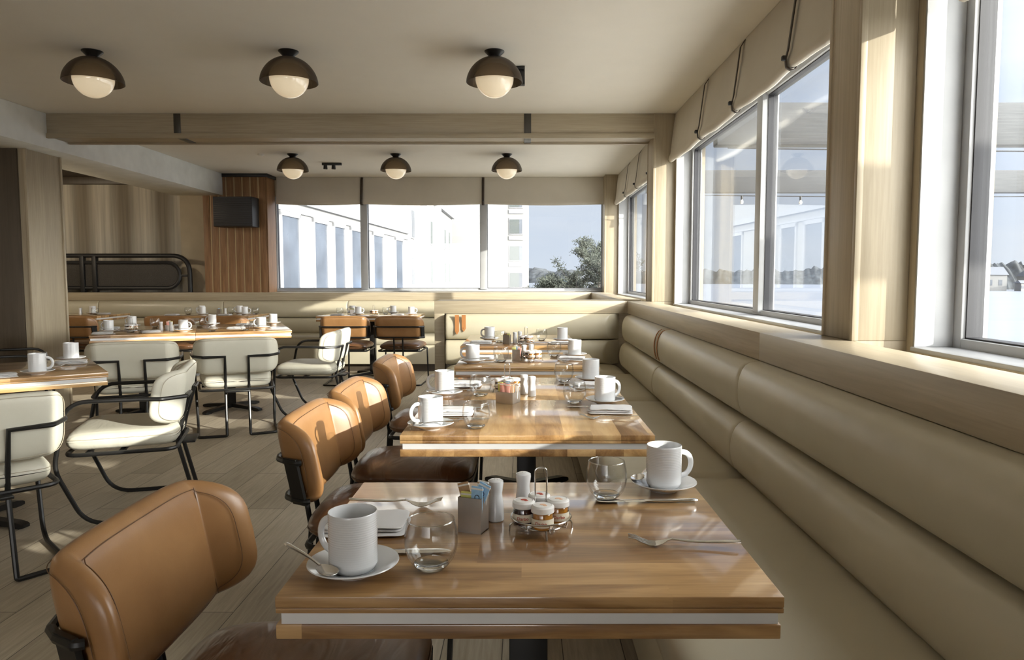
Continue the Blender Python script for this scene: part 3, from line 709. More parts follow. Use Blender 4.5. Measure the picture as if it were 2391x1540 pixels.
def make_tan_chair():
    t = thing('side_chair', '', 'chair')
    bd = back_bend(.195, 60, .658, .20, -.276)
    MB().pad(.328, .138, .058, 3.8, bd, 8, folds=(.195, .212, .229), nu=30, nv=16).build('backrest', M['tan'], t, sharp=80)
    mb = MB()
    for s_ in (1, -1): seam_ring(mb, .328, .138, 3.8, .89, s_ * .0262, bd, .0009)
    for s_ in (1, -1):
        mb.tube([bd(s_ * .212, v, .0265) for v in [-.118 + .236 * i / 8 for i in range(9)]], .0009, 5)
    mb.build('backrest_seam', M['seam'], t)
    sb = lambda u, v, h: (u * (1 + .05 * v / .25), v + .0, .437 + h + .012 * (1 - (u / .25) ** 2) * (1 if h > 0 else 0))
    MB().pad(.245, .25, .072, 6, sb, 7, nu=22, nv=16, crown=.01).build('seat', M['brownseat'], t, sharp=80)
    mb = MB(); seam_ring(mb, .245, .25, 6, 1.0, 0, sb, .002); mb.build('seat_piping', M['seam'], t)
    mb = MB(); mb.tube(fillet([(p, q, .392) for p, q in ((-.24, -.235), (.24, -.235), (.245, .235), (-.245, .235))], .05, 5, True), .010, 8, closed=True)
    mb.box(-.2, .2, -.012, .012, .384, .398, .002); mb.box(-.2, .2, -.15, -.13, .384, .398, .002); mb.box(-.2, .2, .13, .15, .384, .398, .002)
    mb.build('seat_frame', M['blackmetal'], t)
    # two rails wrap the back, joined by a plate on the wing
    off = -.041
    for z_ in (.672, .552):
        v = z_ - .658; xs = [-.28, -.25, -.229, -.212, -.195, -.1, 0, .1, .195, .212, .229, .25, .28]
        pts = [bd(x_, v, off) for x_ in xs]
        c0 = bd(-.262, v, off); c1 = bd(.262, v, off)
        pts = [bd(-.286, v, -.03)] + pts + [bd(.286, v, -.03)]
        MB().tube(fillet(pts, .012, 3), .009, 8).build('back_rail', M['blackmetal'], t)
    for s_ in (1, -1):
        q = []
        for v in (.024, -.118):
            for u in (.228, .28):
                for h in (-.044, -.034): q.append(bd(s_ * u, v, h))
        MB().add(q, [(0, 1, 3, 2), (4, 6, 7, 5), (0, 4, 5, 1), (2, 3, 7, 6), (0, 2, 6, 4), (1, 5, 7, 3)]).build('wing_bracket', M['blackmetal'], t)
    for s_ in (1, -1):
        pts = [(s_ * .05, -.292, .550), (s_ * .05, -.268, .39), (s_ * .05, -.295, .0095), (s_ * .245, -.27, .0095), (s_ * .262, .215, .0095), (s_ * .246, .232, .392)]
        MB().tube(fillet(pts, [0, .03, .018, .03, .025, 0], 5), .0092, 8).build('leg', M['blackmetal'], t)
    return t
def make_armchair():
    t = thing('armchair', '', 'chair')
    bd = back_bend(.215, 58, .622, .16, -.262)
    MB().pad(.365, .143, .062, 4.5, bd, 8, folds=(.215, .232, .249), nu=30, nv=16).build('backrest', M['cream'], t, sharp=80)
    mb = MB(); seam_ring(mb, .365, .143, 4.5, .90, -.0285, bd, .0012); seam_ring(mb, .365, .143, 4.5, .90, .0285, bd, .0012); mb.build('backrest_seam', M['seam_c'], t)
    sb = lambda u, v, h: (u * (1 + .06 * v / .25), v, .418 + h + .005 * (1 - (u / .27) ** 2) * (1 if h > 0 else 0))
    MB().pad(.265, .255, .098, 9, sb, 12, nu=24, nv=18, crown=.004).build('seat', M['creamseat'], t, sharp=80)
    mb = MB(); seam_ring(mb, .265, .255, 9, 1.0, .012, sb, .0014); mb.build('seat_piping', M['seam_c'], t)
    mb = MB(); mb.tube(fillet([(p, q, .358) for p, q in ((-.27, -.25), (.27, -.25), (.285, .245), (-.285, .245))], .07, 6, True), .0105, 8, closed=True)
    mb.box(-.26, .26, -.012, .012, .352, .366, .002); mb.box(-.26, .26, .14, .16, .352, .366, .002); mb.build('seat_frame', M['blackmetal'], t)
    for s_ in (1, -1):
        p0 = bd(s_ * .1, 0, -.047); p1 = bd(s_ * .2, 0, -.048); p2 = bd(s_ * .325, 0, -.046)
        z_ = .622
        pts = [(s_ * .085, -.262, .47), (s_ * .085, -.236, .352), (s_ * .085, -.318, .011), (s_ * .285, -.295, .011), (s_ * .295, .16, .011), (s_ * .308, .285, .30), (s_ * .318, .22, .628), (s_ * .325, -.10, .628), (s_ * .312, -.20, .622), (s_ * .24, -.306, .622), (s_ * .085, -.306, .622)]
        MB().tube(fillet(pts, [.05, .04, .012, .04, .15, .2, .12, .05, .05, .02, .0], 7, True), .0108, 9, closed=True).build('side_frame', M['blackmetal'], t)
        MB().box(s_ * .19 - .008, s_ * .19 + .008, -.312, -.29, .614, .63, .003).build('bolt', M['blackmetal'], t)
    MB().box(-.09, .09, -.322, -.23, .345, .358, .003).build('rear_bracket', M['blackmetal'], t)
    return t
tan = [(-.447, 1.36, -90, 'nearest tan leather chair, cut off by the bottom of the photo'),
       (-.447, 2.45, -90, 'tan leather chair at the front half of the second table, mug shadows on its back'),
       (-.447, 3.04, -90, 'tan leather chair at the back half of the second table, between two others'),
       (-.47, 4.0, -90, 'tan leather chair at the third table, farthest of the window row'),
       (-2.02, 8.43, 1, 'left of the two tan chairs seen from behind at the far right table'),
       (-1.40, 8.43, -1, 'right of the two tan chairs seen from behind at the far right table'),
       (-5.10, 8.43, 0, 'tan leather chair at the far left table, half hidden by the pillar'),
       (-4.0, 8.43, 0, 'left tan chair behind the large angled table, only its top showing'),
       (-3.38, 8.43, 0, 'right tan chair behind the large angled table, only its top showing')]
for x_, y_, rz, lb in tan: use('tan', make_tan_chair, (x_, y_, 0), rz, lb, 'tan leather side chairs')
arm = [(-2.34, 3.02, 47, 'ivory armchair seen from behind at the left edge of the photo'),
       (-2.10, 3.85, 108, 'ivory armchair in side view at the right end of the left edge table'),
       (-2.97, 5.545, 23, 'ivory armchair seen from behind at the large angled table, left of two'),
       (-2.325, 5.855, 23, 'ivory armchair seen from behind at the large angled table, right of two'),
       (-1.92, 6.57, 90, 'ivory armchair in side view at the right end of the large angled table'),
       (-4.10, 5.76, -62, 'shaded ivory armchair in front of the left pillar')]
for x_, y_, rz, lb in arm: use('arm', make_armchair, (x_, y_, 0), rz, lb, 'ivory tube-frame armchairs')

# ================================================================== tableware
def make_mug():
    t = thing('coffee_mug', '', 'mug')
    pr = [(0, .0035), (.024, .0035), (.026, 0), (.030, 0), (.0345, .003), (.0375, .009)]
    z = .012
    while z < .091:
        w_ = .00014 * math.sin(z / .0036 * 2 * PI) * (1 if .045 < z < .086 else .3)
        pr.append((.0385 + w_, z)); z += .0009
    pr += [(.0386, .0935), (.0378, .0952), (.0366, .0945), (.0358, .088), (.0355, .05), (.0345, .016), (.030, .0085), (0, .0075)]
    MB().lathe(pr, 40).build('cup', M['porc'], t)
    pts = []
    for i in range(19):
        a = R(112 - 224 * i / 18); pts.append((.0385 + .006 + .0235 * math.cos(a) + (.0 if abs(a) < R(95) else -.003), 0, .049 + .0265 * math.sin(a)))
    pts = [(.0368, 0, .0755)] + pts[2:-2] + [(.0368, 0, .0225)]
    MB().tube(pts, .0045, 10, flatx=1.35).build('handle', M['porc'], t)
    return t
def make_saucer():
    return MB().lathe([(0, .003), (.024, .003), (.026, 0), (.030, 0), (.033, .004), (.052, .0105), (.070, .0185), (.0725, .0205), (.0718, .0222), (.069, .0215), (.051, .0145), (.036, .0095), (.0335, .0072), (0, .0072)], 56).build('saucer', M['porc'])
def cutlery_handle(mb, L0, L1, w0, w1, z0=.003, arch=.006, n=12):
    """flat tapering handle along x from L0 to L1"""
    vs = []; fs = []
    for i in range(n + 1):
        q = i / n; x_ = L0 + (L1 - L0) * q; w_ = (w0 + (w1 - w0) * q ** 1.6) * (1 if i < n else .55); z_ = z0 + arch * math.sin(PI * min(1, q * 1.05)) * (1 - q * .6)
        th = .0016 + .0012 * q
        for a in range(8): an = 2 * PI * a / 8; vs.append((x_, w_ * math.cos(an), z_ + th * math.sin(an)))
    for i in range(n):
        for a in range(8): b_ = (a + 1) % 8; fs.append((i * 8 + a, i * 8 + b_, (i + 1) * 8 + b_, (i + 1) * 8 + a))
    fs += [tuple(range(8)), tuple(n * 8 + a for a in range(8))]
    return mb.add(vs, fs)
def make_fork():
    mb = MB(); cutlery_handle(mb, .075, .195, .0028, .0062, .0125, -.004)
    def zc(x_): return .0135 - .0105 * math.sin(PI * min(1, max(0, (x_ - .012) / .063)) ) if x_ > .012 else .0135 + (.012 - x_) * .18
    prof = [(.078, .0028), (.068, .004), (.060, .0095), (.052, .0118), (.046, .0118)]
    vs = [];
    for x_, w_ in prof:
        for s_, dz in ((-1, .0006), (1, .0006), (1, -.0006), (-1, -.0006)): vs.append((x_, s_ * w_, zc(x_) + dz))
    n = len(prof); fs = []
    for i in range(n - 1):
        for a in range(4): b_ = (a + 1) % 4; fs.append((i * 4 + a, i * 4 + b_, (i + 1) * 4 + b_, (i + 1) * 4 + a))
    fs += [(0, 1, 2, 3), tuple((n - 1) * 4 + a for a in range(4))]; mb.add(vs, fs)
    for k_ in range(4):
        y_ = -.0097 + k_ * .00647; pts = [(x_, y_ * (1 - .0 * x_), zc(x_)) for x_ in (.048, .036, .024, .012, 0)]
        mb.tube(pts, .0014, 6, radii=[.0018, .0017, .0015, .0013, .0008])
    o = mb.build('fork', M['steel']); return o
def make_knife():
    mb = MB(); vs = []; fs = []
    st = [(0, .001, .0005), (.006, .0065, .0008), (.02, .0092, .0009), (.07, .0098, .001), (.098, .0088, .0012), (.105, .0045, .003), (.12, .0055, .0035), (.19, .0072, .004), (.206, .0068, .004), (.212, .004, .002)]
    for x_, w_, h_ in st:
        for a in range(8): an = 2 * PI * a / 8; vs.append((x_, w_ * math.cos(an) + (.001 if x_ < .1 else 0), .0045 + h_ * math.sin(an)))
    n = len(st)
    for i in range(n - 1):
        for a in range(8): b_ = (a + 1) % 8; fs.append((i * 8 + a, i * 8 + b_, (i + 1) * 8 + b_, (i + 1) * 8 + a))
    fs += [tuple(range(8)), tuple((n - 1) * 8 + a for a in range(8))]; mb.add(vs, fs)
    return mb.build('table_knife', M['steel'])
def make_spoon():
    mb = MB(); cutlery_handle(mb, .042, .15, .0022, .0052, .008, .003)
    vs = []; fs = []; rings = 6; seg = 18
    for side in (0, 1):
        for i in range(rings + 1):
            r_ = i / rings
            for j in range(seg):
                a = 2 * PI * j / seg; x_ = .022 + .0225 * r_ * math.cos(a); y_ = .0145 * r_ * math.sin(a) * (1 - .18 * math.cos(a)); vs.append((x_, y_, .0015 + .006 * r_ ** 2 + (.0011 if side else 0)))
    K = (rings + 1) * seg
    for side in (0, 1):
        for i in range(rings):
            for j in range(seg): l = (j + 1) % seg; q = (side * K + i * seg + j, side * K + (i + 1) * seg + j, side * K + (i + 1) * seg + l, side * K + i * seg + l); fs.append(q)
    for j in range(seg): l = (j + 1) % seg; fs.append((rings * seg + j, rings * seg + l, K + rings * seg + l, K + rings * seg + j))
    mb.add(vs, fs); return mb.build('teaspoon', M['steel'])
def make_tumbler():
    t = thing('glass_tumbler', '', 'glass')
    out = [(0, 0), (.018, 0), (.023, .0015), (.030, .009), (.037, .019), (.0418, .032), (.0436, .044), (.0432, .055), (.0415, .067), (.0388, .079), (.0382, .0815)]
    inn = [(.0374, .082), (.0368, .0815), (.0375, .078), (.0402, .066), (.0419, .055), (.0422, .044), (.0404, .033), (.0355, .021), (.028, .0125), (.015, .0095), (0, .009)]
    mb = MB(); mb.lathe(out[5:] + inn, 44); mb.lathe(out[:6], 44); mb.build('bowl', M['glass'], t, merge=True)
    MB().lathe([(0, .0004), (.0175, .0004), (.0225, .002), (.0285, .0085), (.027, .0118), (.015, .009), (0, .0085)], 44).build('thick_base', M['solidglass'], t)
    MB().tube([(.0378 * math.cos(2 * PI * i / 44), .0378 * math.sin(2 * PI * i / 44), .0817) for i in range(44)], .0009, 6, closed=True).build('rim', M['solidglass'], t)
    return t
def make_napkin():
    r2 = random.Random(3); mb = MB(); vs = []; fs = []; nx, ny = 26, 16; W_, D_ = .077, .058
    for layer in range(3):
        z0 = .0005 + layer * .0062; dx = (0, -.003, .002)[layer]; dy = (0, .004, .001)[layer]
        def bd(u, v, h, z0=z0, dx=dx, dy=dy, layer=layer):
            q = noise.noise(Vector((u * 22, v * 22, layer * 3.1))) * .0028 if h >= 0 else noise.noise(Vector((u * 22, v * 22, (layer - 1) * 3.1))) * .0028 * (layer > 0)
            return (u + dx + .002 * math.sin(v * 60), v + dy, max(.0002, z0 + .0036 + h + q * (.6 + .4 * layer)))
        mb.pad(W_ - .002 * layer, D_ - .003 * layer, .0075, 9, bd, 5, nu=18, nv=12)
    return mb.build('folded_napkin', M['napkin'], sharp=80)
def make_shaker():
    t = thing('salt_shaker', '', 'shaker')
    MB().lathe([(0, 0), (.0145, 0), (.0165, .002), (.0167, .008), (.0155, .03), (.0135, .045), (.0128, .054), (.0145, .066), (.0155, .074), (.0148, .0785), (.0105, .0808), (0, .0812)], 28, sx=1, sy=1).build('body', M['porc'], t)
    mb = MB()
    for k_ in range(3): a = k_ * 2.1; mb.lathe([(0, .0), (.0008, .0), (.0008, .0004), (0, .0004)], 8, (.004 * math.cos(a), .004 * math.sin(a), .0808))
    mb.build('pour_holes', M['black'], t); return t
def make_packet(mat, label=None, txt=None, size=.014):
    """upright paper packet 0.046 wide stick, base at origin"""
    mb = MB(); mb.box(-.0115, .0115, -.0012, .0012, 0, .064, .001); 
    t = thing('sugar_packet', '', 'packet'); mb.build('paper', mat, t)
    MB().box(-.0117, .0117, -.0014, .0014, .0575, .0605, 0).build('crimp', M['p_white'] if mat is not M['p_white'] else M['p_brown'], t)
    MB().box(-.0095, .0095, -.0016, .0016, .012, .04, 0).build('print', M['darkprint'] if mat in (M['p_blue'],) else mat, t) if False else None
    if txt:
        me = text_mesh(txt, size); me.materials.append(M['darkprint']); o = link('lettering', me, t); o.rotation_euler = (R(90), R(90), 0); o.location = (0, -.0017, .036)
    return t
def make_jar(fill):
    t = thing('jam_jar', '', 'jar')
    MB().lathe([(0, .001), (.0175, .001), (.0185, .004), (.0185, .0265), (.0165, .030), (0, .030)], 28).build('contents', fill, t)
    MB().lathe([(0, 0), (.018, 0), (.020, .003), (.0202, .026), (.0178, .031), (.0172, .031), (.0192, .026), (.0190, .0035), (0, .0008)], 28).build('glass_body', M['glass'], t)
    vs = []; n = 30
    for i in range(n + 1):
        a = -PI / 2 - 1.9 + 3.8 * i / n
        for z in (.006, .021): vs.append((.0206 * math.cos(a), .0206 * math.sin(a), z))
    lb = MB().add(vs, [(2 * i, 2 * i + 2, 2 * i + 3, 2 * i + 1) for i in range(n)]).build('paper_label', M['label'], t)
    me = text_mesh('Darbo', .0085, .0003); me.materials.append(M['red'])
    for v in me.vertices:
        a = v.co.x / .0209 - PI / 2; r_ = .0209 + v.co.z; v.co = Vector((r_ * math.cos(a), r_ * math.sin(a), .0135 + v.co.y))
    link('lettering', me, lb)
    li = MB().lathe([(0, .0432), (.0165, .0432), (.0195, .0425), (.0212, .0405), (.0215, .0315), (.0205, .0308), (0, .0308)], 32).build('lid', M['lid'], t)
    mb = MB(); mb.lathe([(0, .04335), (.006, .04335), (.006, .0436), (0, .0436)], 12, (0, .002, 0), sy=.7); mb.lathe([(0, .04335), (.004, .04335), (.003, .0437), (0, .0437)], 8, (.005, -.003, 0)); mb.build('lid_print', M['red'] if fill is M['jam'] else M['p_orange'], li)
    mb = MB(); mb.lathe([(.0166, .0433), (.0174, .0438), (.0182, .0432)], 32); mb.build('lid_ridge', M['lid'], li)
    return t
def make_jam_rack():
    t = thing('jam_rack', '', 'jar rack')
    c = lambda r, z, n=40: [(r * math.cos(2 * PI * i / n), r * math.sin(2 * PI * i / n), z) for i in range(n)]
    MB().tube(c(.056, .026), .0016, 7, closed=True).build('upper_ring', M['wire'], t)
    MB().tube(c(.044, .0125), .0016, 7, closed=True).build('lower_ring', M['wire'], t)
    mb = MB()
    for i in range(8):
        a = 2 * PI * i / 8 + .2; p = (math.cos(a), math.sin(a)); mb.tube([(p[0] * .056, p[1] * .056, .026), (p[0] * .052, p[1] * .052, .013), (p[0] * .044, p[1] * .044, .0125), (0, 0, .0125)], .0014, 6)
    mb.build('basket_wires', M['wire'], t)
    for i in range(4):
        a = 2 * PI * i / 4 - PI / 2 + .08; p = (math.cos(a), math.sin(a))
        MB().tube(fillet([(p[0] * .044, p[1] * .044, .0125), (p[0] * .058, p[1] * .058, .016), (p[0] * .060, p[1] * .060, .0)], [0, .006, 0], 4), .0017, 6).build('foot', M['wire'], t)
    MB().tube(fillet([(-.007, .001, .013), (-.011, .001, .075), (-.011, .001, .118), (.011, .001, .118), (.011, .001, .075), (.004, .001, .013)], [0, .02, .011, .011, .02, 0], 6), .0016, 8).build('handle', M['wire'], t)
    return t
def make_caddy(w_, d_, h_):
    t = thing('sugar_caddy', '', 'caddy'); mb = MB(); a, b_ = w_ / 2, d_ / 2; th = .0016
    mb.box(-a, a, -b_, -b_ + th, 0, h_); mb.box(-a, a, b_ - th, b_, 0, h_); mb.box(-a, -a + th, -b_ + th, b_ - th, 0, h_); mb.box(a - th, a, -b_ + th, b_ - th, 0, h_); mb.box(-a, a, -b_, b_, 0, th)
    mb.build('holder', M['brushed'], t, merge=False); return t
# ---- placing
def put(kind, maker, key, x, y, rz, label, group=None, z=0):
    o = use(kind, maker, on(key, x, y, z), rz + TAB[key][2], label, group)
    return o
def saucerize(o, cat): o['category'] = cat; return o
def mug(key, x, y, hrot, where, spoon=None, z=0):
    d = TAB[key][3]
    s_ = put('saucer', make_saucer, key, x, y, 0, 'round white saucer %s, %s' % (where, d), 'white saucers under mugs', z); s_['category'] = 'saucer'
    put('mug', make_mug, key, x, y, hrot, 'white ribbed coffee mug %s, %s' % (where, d), 'white coffee mugs', z + .0073)
    if spoon is not None:
        a, off = spoon
        q = put('spoon', make_spoon, key, x + .0565 * math.cos(R(off)), y + .0565 * math.sin(R(off)), a, 'small steel spoon on the saucer %s, %s' % (where, d), 'teaspoons on saucers', z + .0165)
        q['category'] = 'spoon'
        # bowl centre sits at the given spot
        v = Vector((.022, 0, 0)); v.rotate(q.rotation_euler); q.location = Vector(q.location) - v
        q.rotation_euler = (0, R(-3.5), q.rotation_euler.z)
def glass(key, x, y, where): put('tumbler', make_tumbler, key, x, y, 0, 'clear stemless tumbler %s, %s' % (where, TAB[key][3]), 'clear glass tumblers')
def napkin(key, x, y, rz, where, z=0):
    put('napkin', make_napkin, key, x, y, rz, 'folded white napkin %s, %s' % (where, TAB[key][3]), 'folded white napkins', z)['category'] = 'napkin'
def fork(key, x, y, rz, where, z=0): put('fork', make_fork, key, x, y, rz, 'steel fork %s, %s' % (where, TAB[key][3]), 'steel forks', z)['category'] = 'fork'
def knife(key, x, y, rz, where, z=0): put('knife', make_knife, key, x, y, rz, 'steel table knife %s, %s' % (where, TAB[key][3]), 'steel table knives', z)['category'] = 'knife'
def shaker(key, x, y, where): put('shaker', make_shaker, key, x, y, 0, 'white porcelain shaker %s, %s' % (where, TAB[key][3]), 'white salt and pepper shakers')
def rack(key, x, y, rz, n=4):
    d = TAB[key][3]; put('rack', make_jam_rack, key, x, y, rz, 'chrome wire rack holding small jam jars, %s' % d, 'wire jam racks')
    spots = [(-.0325, -.002, M['jam'], 'jamd', 'dark berry jam jar with white lid at the left of the rack, %s'), (0, -.033, M['honey'], 'jamh', 'amber preserve jar with white lid at the front of the rack, %s'),
             (.0325, .002, M['honey'], 'jamh', 'amber preserve jar with white lid at the right of the rack, %s'), (0, .036, M['jam'], 'jamd', 'white lidded jam jar at the back of the rack, %s')]
    for (jx, jy, f, kd, lb) in spots[:n]:
        a = R(rz); px, py = jx * math.cos(a) - jy * math.sin(a), jx * math.sin(a) + jy * math.cos(a)
        put(kd, lambda f=f: make_jar(f), key, x + px, y + py, rnd.uniform(-14, 14), lb % d, 'small jam jars', .0142)
PK = {'y': ('p_yellow', 'yellow'), 'p': ('p_pink', 'pink'), 'b': ('p_blue', 'light blue'), 'n': ('p_brown', 'brown'), 'w': ('p_white', 'white'), 'o': ('p_orange', 'peach')}
def caddy(key, x, y, rz, w_, d_, h_, packs, cat='steel sugar packet holder'):
    d = TAB[key][3]; kd = 'caddy%g%g' % (w_, h_)
    put(kd, lambda: make_caddy(w_, d_, h_), key, x, y, rz, 'square brushed steel packet holder, %s' % d, 'packet holders')
    a = R(rz)
    for i, (c, px, py, lift, roll, pos) in enumerate(packs):
        m_, nm = PK[c]; qx, qy = px * math.cos(a) - py * math.sin(a), px * math.sin(a) + py * math.cos(a)
        o = put('pk' + c, lambda: make_packet(M[m_], txt='Café' if c == 'b' else None), key, x + qx, y + qy, rz, '%s sugar packet %s of the holder, %s' % (nm, pos, d), 'sugar packets', lift + .0018)
        o.rotation_euler = (0, R(roll), o.rotation_euler.z)
T_ = TAB
def W(key, X, Y):   # world -> local of unrotated tables
    return X - TAB[key][0], Y - TAB[key][1]
# nearest table
k_ = 'A'
x_, y_ = W(k_, -.272, 1.135); mug(k_, x_, y_, 152, 'at the chair side', (136, 238))
x_, y_ = W(k_, -.150, 1.155); glass(k_, x_, y_, 'at the chair side')
x_, y_ = W(k_, -.295, 1.345); napkin(k_, x_, y_, 3, 'at the chair side')
x_, y_ = W(k_, -.168, 1.475); fork(k_, x_, y_, 177, 'beyond the folded napkin')
x_, y_ = W(k_, -.125, 1.222); knife(k_, x_, y_, 181, 'behind the chair-side tumbler')
x_, y_ = W(k_, .178, 1.53); glass(k_, x_, y_, 'at the bench side')
x_, y_ = W(k_, .3125, 1.592); mug(k_, x_, y_, 18, 'at the bench side', (60, 165))
x_, y_ = W(k_, .155, 1.497); knife(k_, x_, y_, 2, 'in front of the bench-side tumbler')
x_, y_ = W(k_, .186, 1.262); fork(k_, x_, y_, -6, 'lying alone near the bench side')
x_, y_ = W(k_, -.054, 1.39); shaker(k_, x_, y_, 'next to the packet holder')
x_, y_ = W(k_, .0, 1.44); shaker(k_, x_, y_, 'behind the jam rack')
x_, y_ = W(k_, .033, 1.338); rack(k_, x_, y_, 4)
x_, y_ = W(k_, -.0935, 1.335)
caddy(k_, x_, y_, -20, .046, .038, .066, [('y', -.009, -.011, .010, 0, 'at the left front'), ('b', .011, -.0115, .022, 2, 'upright at the right front'), ('n', -.006, .004, .024, -16, 'leaning at the back left'), ('w', .009, .007, .028, 8, 'at the back right'), ('b', .002, -.002, .030, 22, 'tilted in the middle')])
# second table
k_ = 'B'
for (X, Y, h, wh, sp) in ((-.289, 2.245, 215, 'at the front left', (-2, 232)), (-.313, 2.865, 175, 'at the back left', (-2, 232)), (.304, 2.69, 30, 'at the front right', (115, 20)), (.305, 3.27, 60, 'at the back right', None)):
    x_, y_ = W(k_, X, Y); mug(k_, x_, y_, h, wh, sp)
for (X, Y, wh) in ((-.148, 2.255, 'at the front left'), (-.17, 2.865, 'at the back left'), (.192, 2.70, 'at the front right'), (.183, 3.26, 'at the back right')):
    x_, y_ = W(k_, X, Y); glass(k_, x_, y_, wh)
for (X, Y, r_, wh) in ((-.25, 2.49, 2, 'at the front left'), (-.26, 3.13, 0, 'at the back left'), (.305, 2.525, -5, 'at the front right'), (.29, 3.10, 0, 'at the back right')):
    x_, y_ = W(k_, X, Y); napkin(k_, x_, y_, r_, wh)
x_, y_ = W(k_, -.11, 2.39); knife(k_, x_, y_, 178, 'at the front left')
x_, y_ = W(k_, -.12, 2.585); fork(k_, x_, y_, 176, 'at the front left')
x_, y_ = W(k_, -.12, 3.235); fork(k_, x_, y_, 176, 'at the back left')
x_, y_ = W(k_, -.13, 2.99); knife(k_, x_, y_, 178, 'at the back left')
x_, y_ = W(k_, .157, 2.615); knife(k_, x_, y_, -2, 'at the front right')
x_, y_ = W(k_, .187, 2.405); fork(k_, x_, y_, -5, 'at the front right')
x_, y_ = W(k_, .187, 2.99); fork(k_, x_, y_, -5, 'at the back right')
x_, y_ = W(k_, .15, 3.185); knife(k_, x_, y_, -2, 'at the back right')
x_, y_ = W(k_, .003, 2.915); shaker(k_, x_, y_, 'left of the pair')
x_, y_ = W(k_, .034, 2.865); shaker(k_, x_, y_, 'right of the pair')
x_, y_ = W(k_, -.066, 2.975); rack(k_, x_, y_, 10)
x_, y_ = W(k_, -.058, 2.72)
caddy(k_, x_, y_, -27, .072, .062, .043, [('y', -.026, -.005, .010, -3, 'at the far left'), ('p', -.012, -.021, .010, 0, 'at the front left'), ('p', .008, -.022, .009, 2, 'second from the front left'), ('n', .018, -.006, .012, 4, 'in the middle'), ('b', .004, .004, .016, -5, 'in the middle'), ('o', .023, -.021, .008, 2, 'at the front right'), ('w', .024, .008, .008, 6, 'at the right'), ('o', .020, .020, .006, 4, 'at the back right')])
# third table
k_ = 'C'
x_, y_ = W(k_, -.278, 3.97); mug(k_, x_, y_, 165, 'at the chair side', (-2, 232))
x_, y_ = W(k_, .304, 4.28); mug(k_, x_, y_, 120, 'at the bench side')
x_, y_ = W(k_, -.124, 4.03); glass(k_, x_, y_, 'at the chair side')
x_, y_ = W(k_, .182, 4.30); glass(k_, x_, y_, 'at the bench side')
x_, y_ = W(k_, -.245, 4.17); napkin(k_, x_, y_, 0, 'at the chair side')
x_, y_ = W(k_, .275, 4.12); napkin(k_, x_, y_, -8, 'at the bench side')
x_, y_ = W(k_, .185, 4.02); fork(k_, x_, y_, -12, 'at the bench side')
x_, y_ = W(k_, .004, 4.19); shaker(k_, x_, y_, 'left of the pair')
x_, y_ = W(k_, .045, 4.23); shaker(k_, x_, y_, 'right of the pair')
x_, y_ = W(k_, .05, 4.09); rack(k_, x_, y_, -12)
x_, y_ = W(k_, -.035, 4.08)
caddy(k_, x_, y_, -20, .046, .038, .066, [('y', -.009, -.009, .014, -8, 'at the left front'), ('p', .010, -.009, .012, 8, 'at the right front'), ('b', .0, .004, .014, 2, 'in the middle'), ('w', -.006, .011, .022, -8, 'at the back')])
# end table
k_ = 'D'
x_, y_ = W(k_, -.25, 5.38); mug(k_, x_, y_, 160, 'at the left end', (-42, 200))
x_, y_ = W(k_, .285, 5.30); mug(k_, x_, y_, 100, 'at the right end')
x_, y_ = W(k_, -.17, 5.23); glass(k_, x_, y_, 'at the left end')
x_, y_ = W(k_, .135, 5.40); glass(k_, x_, y_, 'at the right end')
x_, y_ = W(k_, .27, 5.10); napkin(k_, x_, y_, -5, 'at the right end')
x_, y_ = W(k_, -.30, 5.15); napkin(k_, x_, y_, 0, 'at the left end')
x_, y_ = W(k_, .16, 5.06); fork(k_, x_, y_, -20, 'at the right end')
x_, y_ = W(k_, -.06, 5.16); shaker(k_, x_, y_, 'left of the pair')
x_, y_ = W(k_, -.025, 5.22); shaker(k_, x_, y_, 'right of the pair')
x_, y_ = W(k_, .02, 5.12); rack(k_, x_, y_, 25)
x_, y_ = W(k_, -.115, 5.10)
caddy(k_, x_, y_, -20, .046, .038, .066, [('y', .009, -.009, .014, 6, 'at the right front'), ('n', -.006, .002, .014, -6, 'in the middle')])
# left edge table
k_ = 'L'
mug(k_, .313, -.29, -25, 'near the front corner', (-30, 60)); glass(k_, .335, .0, 'behind the front mug'); mug(k_, .505, .285, 100, 'at the right end', None)
napkin(k_, .49, .125, -8, 'at the right end'); fork(k_, .40, .055, -45, 'at the right end'); knife(k_, .385, .21, -42, 'at the right end')
napkin(k_, .155, -.315, 5, 'at the front edge'); rack(k_, .09, .22, 0); glass(k_, .08, .05, 'nearest the photo edge')
caddy(k_, .04, -.10, 10, .046, .038, .066, [('w', -.006, .0, .014, -6, 'in the middle')])
mug(k_, -.2, .28, 100, 'at the far side'); mug(k_, -.3, -.25, 200, 'at the left end')
# large angled table
k_ = 'M'
for (a, b_, h, wh) in ((.547, -.25, 170, 'front right'), (-.095, -.40, -25, 'front middle'), (-.68, -.20, 150, 'front left'), (.69, .36, 60, 'back right'), (.13, .42, 150, 'back middle'), (-.56, .42, 150, 'back left')):
    mug(k_, a, b_, h, wh, (-42, 200) if b_ < 0 else None)
for (a, b_, wh) in ((.40, -.44, 'front right'), (.13, -.47, 'front middle'), (-.50, -.36, 'front left'), (.56, .25, 'back right'), (.02, .25, 'back middle'), (-.36, .30, 'back left')): glass(k_, a, b_, wh)
for (a, b_, r_, wh) in ((.33, -.20, -12, 'front right'), (-.35, -.37, 12, 'front middle'), (-.70, -.42, 0, 'front left'), (.42, .30, -10, 'back right'), (-.14, .40, 0, 'back middle'), (-.72, .25, 0, 'back left')): napkin(k_, a, b_, r_, wh)
caddy(k_, -.22, -.10, 10, .072, .062, .043, [('p', -.012, -.02, .012, -3, 'at the left'), ('y', .012, -.02, .012, 3, 'at the right'), ('w', .0, .0, .016, 0, 'in the middle')])
